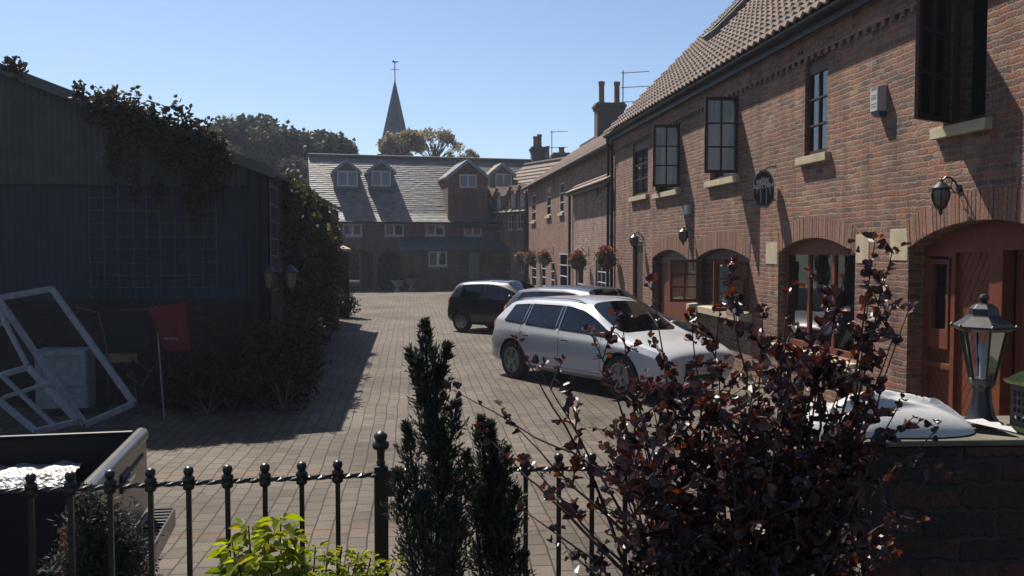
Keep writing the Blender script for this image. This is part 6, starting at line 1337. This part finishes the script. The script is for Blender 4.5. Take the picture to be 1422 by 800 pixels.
# yellowed lantern at the edge
b_ = onZ(1432, 600, ZP); b_ = Vector((b_.x, b_.y, ZP)); dl = (b_-CAM).dot(Fw); zy = lambda y: at(1432, y, dl).z-b_.z; s2 = dl/FPX
t = thing('rusty_lantern', 'square grey lantern with lichen yellow lid at the right edge', 'lantern', tuple(b_))
sq = lambda r_, y0, y1, r1: [b_+Vector((sx_*r_*s2, sy*r_*s2, zy(y0))) for sx_, sy in ((-1, -1), (1, -1), (1, 1), (-1, 1))]+[b_+Vector((sx_*r1*s2, sy*r1*s2, zy(y1))) for sx_, sy in ((-1, -1), (1, -1), (1, 1), (-1, 1))]
mb = MB(); mb.hexa(sq(22, 599, 592, 22)); mb.build('base', 'moss', t, bevel=.003); mb = MB(); mb.hexa(sq(24, 534, 528, 27)); lid = mb.build('lid', 'moss', t, bevel=.003); mb = MB(); mb.hexa(sq(24, 527.9, 516, 10)); mb.build('lid_crown', 'moss', lid, bevel=.003)
mb = MB(); F6 = frame(b_+Vector((0, -19*s2, 0)), (1, 0, 0), (0, -1, 0)); z0, z1 = zy(592), zy(535)
for k, (fo, U6, N6) in enumerate((((0, -19, 0), (1, 0, 0), (0, -1, 0)), ((-19, 0, 0), (0, -1, 0), (-1, 0, 0)), ((19, 0, 0), (0, 1, 0), (1, 0, 0)), ((0, 19, 0), (-1, 0, 0), (0, 1, 0)))):
    mb = MB(); F6 = frame(b_+Vector(fo)*s2, U6, N6); W6 = 19*s2 if k in (0, 3) else 17.5*s2
    holes = [[(x*.5*W6+math.cos(a)*.2*W6, z0+(z1-z0)*f+math.sin(a)*.26*W6) for a in np.linspace(0, 2*math.pi, 9)[:-1]] for x in (-1, 0, 1) for f in (.2, .4, .6, .8)]
    mb.slab(F6, rect(-W6, W6, z0, z1), holes, -.003, .0); mb.build('pierced_side', 'pewter', t)
# sack
t = MB(); n = 72; m_ = 40; vs = []
cen = onZ(1243, 604, ZP); cen = Vector((cen.x+.0, cen.y+.09, ZP)); ux = Rt.copy(); uy = Vector((-ux.y, ux.x, 0))
for j in range(m_+1):
    for i in range(n+1):
        a = 2*math.pi*i/n; r_ = j/m_; ex = (abs(math.cos(a))**.75)*(1 if math.cos(a) > 0 else -1); ey = (abs(math.sin(a))**.85)*(1 if math.sin(a) > 0 else -1)
        x = ex*r_*.272; y = ey*r_*.15; h = .088*(1-r_**2.4)**.7*(1-.12*x/.27)*(1-.25*math.exp(-((x+.13)/.05)**2))
        for (px_, py_, dx_, dy_, am, wd, ln) in ((-.10, -.05, .95, .3, .014, .013, .11), (-.06, -.08, .98, .18, .012, .010, .12), (.12, .0, .9, -.45, .009, .012, .08), (.20, -.03, .96, -.2, .010, .009, .06), (-.19, .02, .7, .7, .012, .014, .07), (.02, .05, .99, -.1, .008, .02, .12)):
            al = (x-px_)*dx_+(y-py_)*dy_; ac = -(x-px_)*dy_+(y-py_)*dx_; h += 2.6*am*(math.exp(-(ac/wd)**2)-.6*math.exp(-((ac-wd*1.8)/wd)**2))*math.exp(-(al/ln)**2)*(1-r_**4)
        vs.append(cen+ux*x+uy*y+Vector((0, 0, max(.003, h+.004))))
fs = [(j*(n+1)+i, j*(n+1)+i+1, (j+1)*(n+1)+i+1, (j+1)*(n+1)+i) for j in range(m_) for i in range(n)]
t.add(vs, fs)
k0 = [cen+ux*(.262+.03*i)+uy*(-.03+.0*i)+Vector((0, 0, .03-.006*i)) for i in range(4)]
for q in (0,):
    vs = []; 
    for i in range(5):
        for j in range(7): vs.append(cen+ux*(.25+.024*i)+uy*(-.03+(j-3)*(.008+.006*i))+Vector((0, 0, .03-.004*i+.006*(j % 2)*i/2)))
    t.add(vs, [(7*i+j, 7*i+j+1, 7*i+8+j, 7*i+7+j) for i in range(4) for j in range(6)])
sk = t.build('sandbag', 'sack', smooth=True, angle=70); tag(sk, 'full white woven sack slumped on top of the near garden wall', 'sack')
# patio things glimpsed behind the wall: dark round-backed seat
b_ = onZ(1240, 640, 0)
# ------------------------------------------------------------------ near plants
def path(b, tp, n, wob, bow=(0, 0, 0)):
    b, tp, bow = Vector(b), Vector(tp), Vector(bow); pts = []; off = Vector((0, 0, 0)); L = (tp-b).length
    for i in range(n+1):
        t_ = i/n; off += Vector([random.gauss(0, wob*L/n) for _ in range(3)]); pts.append(b.lerp(tp, t_)+off*math.sin(math.pi*min(1, t_*1.0))*.9+bow*math.sin(math.pi*t_))
    return pts
t = thing('purple_shrub', 'large purple leaved shrub reaching up in front of the white car and house', 'shrub', tuple(at(1040, 900, 2.15))[:2]+(.7,))
mbs = MB(); LP, LD, LN, LS = [], [], [], []
def addleaf(p, d, s_):
    LP.append(tuple(p)); LD.append(tuple(d)); v_ = Vector(d); n_ = Vector((random.gauss(0, .6), random.gauss(0, .6), random.gauss(.7, .6))); LN.append(tuple(n_)); LS.append(s_)
def stem(tip, base, dens=1., lf=1., r0=.006, start=.3, bow=(0, 0, 0), twl=.16):
    pts = path(base, tip, 14, .10, bow); L = sum((pts[i+1]-pts[i]).length for i in range(14)); mbs.tube(pts, [r0*(1-.8*i/14) for i in range(15)], 5)
    nn = int(L/.034*dens)
    for k in range(nn):
        t_ = start+(1-start)*random.random()**.8; f = t_*14; i = min(13, int(f)); p = pts[i].lerp(pts[i+1], f-i); ax = (pts[i+1]-pts[i]).normalized()
        rd = Vector([random.gauss(0, 1) for _ in range(3)]); sd_ = (rd-ax*rd.dot(ax)).normalized()
        if random.random() < .55*dens and t_ < .93:
            l2 = twl*(.35+random.random())*(1.15-t_*.6); q = p+(ax*.6+sd_*.9+Vector((0, 0, .15))).normalized()*l2; mbs.tube([p, p.lerp(q, .5)+Vector((0, 0, .01)), q], [.0026, .002, .001], 4)
            m = int(3+l2*42)
            for w_ in range(m):
                g_ = (w_+1)/m; rd = Vector([random.gauss(0, 1) for _ in range(3)]); addleaf(p.lerp(q, g_), (q-p).normalized()*.5+rd*.5, random.uniform(.020, .041)*lf*(1.1-.45*g_))
        else: addleaf(p, sd_+ax*.5, random.uniform(.022, .043)*lf*(1.15-.5*t_))
    for _ in range(5): addleaf(pts[-1]+Vector([random.gauss(0, .01) for _ in range(3)]), Vector([random.gauss(0, .6), random.gauss(0, .6), .5]), random.uniform(.014, .026)*lf)
TIPS = [(628, 541, 2.4, .22, 980, 690), (703, 577, 2.35, .5, 930, 760), (718, 472, 2.5, .55, 900, 800), (748, 508, 2.4, .6, 930, 800), (820, 462, 2.3, .7, 960, 820), (732, 640, 2.2, .7, 950, 800), (722, 706, 2.2, .6, 940, 820), (775, 748, 2.2, .5, 960, 880), (668, 600, 2.4, .3, 900, 760),
        (862, 440, 2.35, .9, 960, 850), (905, 395, 2.35, .8, 980, 850), (1012, 362, 2.15, 1., 1010, 850), (1000, 430, 2.2, 1.1, 1000, 850), (960, 440, 2.2, 1.1, 990, 850), (1060, 430, 2.2, 1.1, 1040, 850), (1095, 405, 2.2, 1.2, 1060, 850), (1150, 420, 2.1, 1.2, 1080, 850), (1215, 335, 2.0, .95, 1110, 850), (1180, 350, 2.05, .6, 1110, 850), (1240, 345, 2.0, .8, 1130, 850), (1262, 430, 2.1, .35, 1110, 800), (1240, 470, 2.0, .7, 1110, 820), (1215, 540, 2.05, .9, 1100, 850), (1250, 560, 2.0, .6, 1100, 850), (1300, 598, 1.95, .25, 1090, 760), (1270, 640, 2.0, .4, 1100, 800), (1240, 700, 2.0, .3, 1100, 800), (1100, 500, 2.2, 1, 1060, 850), (1140, 470, 2.1, 1, 1080, 850), (1185, 490, 2.1, 1, 1090, 850), (1205, 420, 2.05, .9, 1110, 850), (1165, 545, 2.1, 1, 1090, 850), (930, 520, 2.3, .9, 980, 850), (880, 540, 2.3, .9, 970, 850)]
for (x, y, d, de, bx, by) in TIPS: stem(at(x, y, d), at(bx+random.uniform(-15, 15), by+60, 2.25), de*.85, 1.0)
for _ in range(46):
    x = random.triangular(800, 1225, 1040); yt = 545+max(0, (960-x))*.35+random.uniform(-55, 130); bx = 1050+(x-1050)*.55+random.uniform(-40, 40)
    stem(at(x, yt, random.uniform(2.0, 2.5)), at(bx, 900, 2.25), random.uniform(.7, 1.1), .95, r0=.005, start=.15)
for _ in range(15):
    x = random.uniform(850, 1215); stem(at(x, random.uniform(600, 740), random.uniform(1.95, 2.4)), at(1050+(x-1050)*.8, 930, 2.25), 1.0, .95, start=.05)
mbs.build('stems', 'stem', t, fix=False, smooth=True); leafmesh('foliage', LP, LD, np.array(LN), np.array(LS), 'leaf_red', t, 'lobed', fold=.45)

def conifer(label, plumes, base, n):
    t = thing('conifer', label, 'conifer', (base.x, base.y, .7), 0, 'two upright conifers by the gate post'); mb = MB(); P, D, S = [], [], []
    for (tx, ty, bx, by, r_px, d, dens) in plumes:
        tip, bs_ = at(tx, ty, d), at(bx, by, d); L = (tip-bs_).length; ax = (tip-bs_).normalized(); mb.tube([bs_, bs_.lerp(tip, .5), tip], [.008, .005, .002], 5); R0 = r_px*d/FPX
        for k in range(int(dens*L*620)):
            f = random.random()**.85; prof = min(1, (1-f)*2.4+.12)*(.75+.25*math.sin(f*23+tx)); a = random.uniform(0, 6.283); o_ = ax.orthogonal().normalized(); o_.rotate(Matrix.Rotation(a, 3, ax)); rr = R0*prof*random.uniform(.35, 1.05)
            st_ = bs_.lerp(tip, f); e = st_+o_*rr+ax*rr*1.25; m = random.randint(4, 7)
            for w_ in range(m):
                g_ = .35+.65*(w_+random.random())/m; q = st_.lerp(e, g_); sd_ = Vector([random.gauss(0, 1) for _ in range(3)])*.42; P.append(tuple(q)); D.append(tuple((e-st_).normalized()+sd_+ax*.3)); S.append(random.uniform(.010, .022))
    mb.build('stems', 'stem', t, smooth=True); leafmesh('foliage', P, D, rdir(len(P)), np.array(S), 'leaf_con', t, 'sprig')
conifer('taller dark conifer with a spiky leader beside the gate post', [(590, 449, 600, 640, 30, 2.42, 1.6), (568, 487, 592, 560, 13, 2.42, 1.6), (622, 480, 604, 550, 12, 2.42, 1.6), (583, 500, 598, 640, 24, 2.40, 1.5), (608, 510, 605, 640, 28, 2.42, 1.6), (634, 560, 612, 700, 26, 2.42, 1.4), (564, 590, 590, 760, 26, 2.40, 1.6), (553, 655, 585, 860, 32, 2.38, 1.6), (648, 630, 622, 830, 34, 2.40, 1.6), (610, 600, 606, 860, 52, 2.42, 3.4), (590, 690, 595, 880, 46, 2.36, 2.2), (628, 700, 622, 880, 40, 2.36, 2.0)], at(605, 900, 2.42), 0)
conifer('shorter dark conifer with two blunt tips right of the taller one', [(668, 582, 680, 760, 26, 2.46, 1.6), (682, 590, 684, 780, 28, 2.46, 1.6), (705, 625, 692, 800, 26, 2.46, 1.5), (717, 680, 696, 860, 30, 2.45, 1.6), (655, 660, 674, 860, 26, 2.45, 1.4), (686, 640, 686, 880, 42, 2.46, 3.0), (700, 720, 694, 900, 38, 2.42, 2), (728, 768, 705, 900, 22, 2.44, 1.2)], at(688, 900, 2.46), 0)
# lime coloured shrub
t = thing('lime_shrub', 'bright yellow green leafy shrub glowing below the left railings', 'shrub', tuple(at(370, 900, 2.4))[:2]+(.7,)); mb = MB(); P, D, S, Nn_ = [], [], [], []
for (x, y, d) in [(390, 712, 2.35), (345, 722, 2.35), (372, 735, 2.3), (322, 745, 2.35), (405, 730, 2.4), (330, 770, 2.3), (360, 765, 2.25), (395, 765, 2.35), (310, 785, 2.3), (420, 790, 2.35), (438, 752, 2.5), (455, 762, 2.5), (475, 752, 2.5), (498, 760, 2.5), (515, 768, 2.5), (470, 780, 2.45), (500, 790, 2.45), (440, 785, 2.4), (548, 768, 2.55), (350, 800, 2.3), (380, 800, 2.3), (455, 800, 2.4), (485, 775, 2.5), (530, 790, 2.5)]:
    tip = at(x, y+7, d); b_ = at(x*.6+405*.4, 930, d); pts = path(b_, tip, 8, .05); mb.tube(pts, [.005-.0004*i for i in range(9)], 5); big = x < 425
    for k in range(27 if big else 40):
        t_ = 1-(random.random()**1.6)*.45; f = t_*8; i = min(7, int(f)); p = pts[i].lerp(pts[i+1], f-i); a = random.uniform(0, 6.28); dr_ = Vector((math.cos(a), math.sin(a), random.uniform(-.5, .35))); P.append(tuple(p+dr_*random.uniform(.0, .025))); D.append(tuple(dr_)); S.append(random.uniform(.032, .062) if big else random.uniform(.016, .032)); Nn_.append((random.gauss(0, .35), random.gauss(0, .35), 1))
mb.build('stems', 'stem', t, smooth=True); leafmesh('foliage', P, D, Nn_, np.array(S), 'leaf_yel', t, 'long', fold=.5)
# dark little bush at the lower left, behind the railings
t = thing('dark_bush', 'small dark needle leaved bush behind the left railings below the pickup', 'shrub', tuple(at(140, 900, 3.0))[:2]+(.7,))
cs = [at(x, y, 3.05) for x, y in ((125, 705), (140, 720), (110, 730), (160, 735), (180, 755), (120, 760), (150, 770), (100, 790), (185, 790), (140, 800), (165, 810), (118, 690))]
clumps(cs, [.06, .08, .07, .08, .07, .1, .1, .09, .08, .12, .1, .04], 9000, .022, 'foliage', 'leaf_con', t, 'sprig', shell=.1, outw=.5); branches(at(140, 900, 3.05), cs, .006, 'stems', 'stem', t)

# fallen leaves along the hedge side and under the shrubs
n = 260; P = np.zeros((n, 3)); P[:, 1] = 11.5+20*rng.random(n); P[:, 0] = -1.75+np.abs(rng.normal(size=n))*.35; P[:, 2] = .008
D = rng.normal(size=(n, 3)); D[:, 2] *= .15
o = leafmesh('leaf_litter', P, D, np.array([[0, 0, 1.]]*n)+rng.normal(size=(n, 3))*.2, .035*(.6+.8*rng.random(n)), 'leaf_aut', None); tag(o, 'dry fallen leaves scattered on the paving along the hedge', 'fallen leaves', kind='stuff')
# thin haze volume added to lift the shadows, as lens flare would
HAZE = True
if HAZE:
    mb = MB(); mb.box(-40, 60, -15, 110, -1.1, 26); m, nt, b = newmat('veiling haze'); out = [x for x in nt.nodes if x.type == 'OUTPUT_MATERIAL'][0]
    nt.nodes.remove(b); pv = nt.nodes.new('ShaderNodeVolumePrincipled'); pv.inputs['Color'].default_value = (.72, .82, 1, 1); pv.inputs['Density'].default_value = .0006; pv.inputs['Anisotropy'].default_value = .35
    nt.links.new(pv.outputs[0], out.inputs['Volume']); h = mb.build('haze', m); h['kind'] = 'stuff'; h['label'] = 'thin pale haze added over the whole yard to lift its shadows'; h['category'] = 'haze'
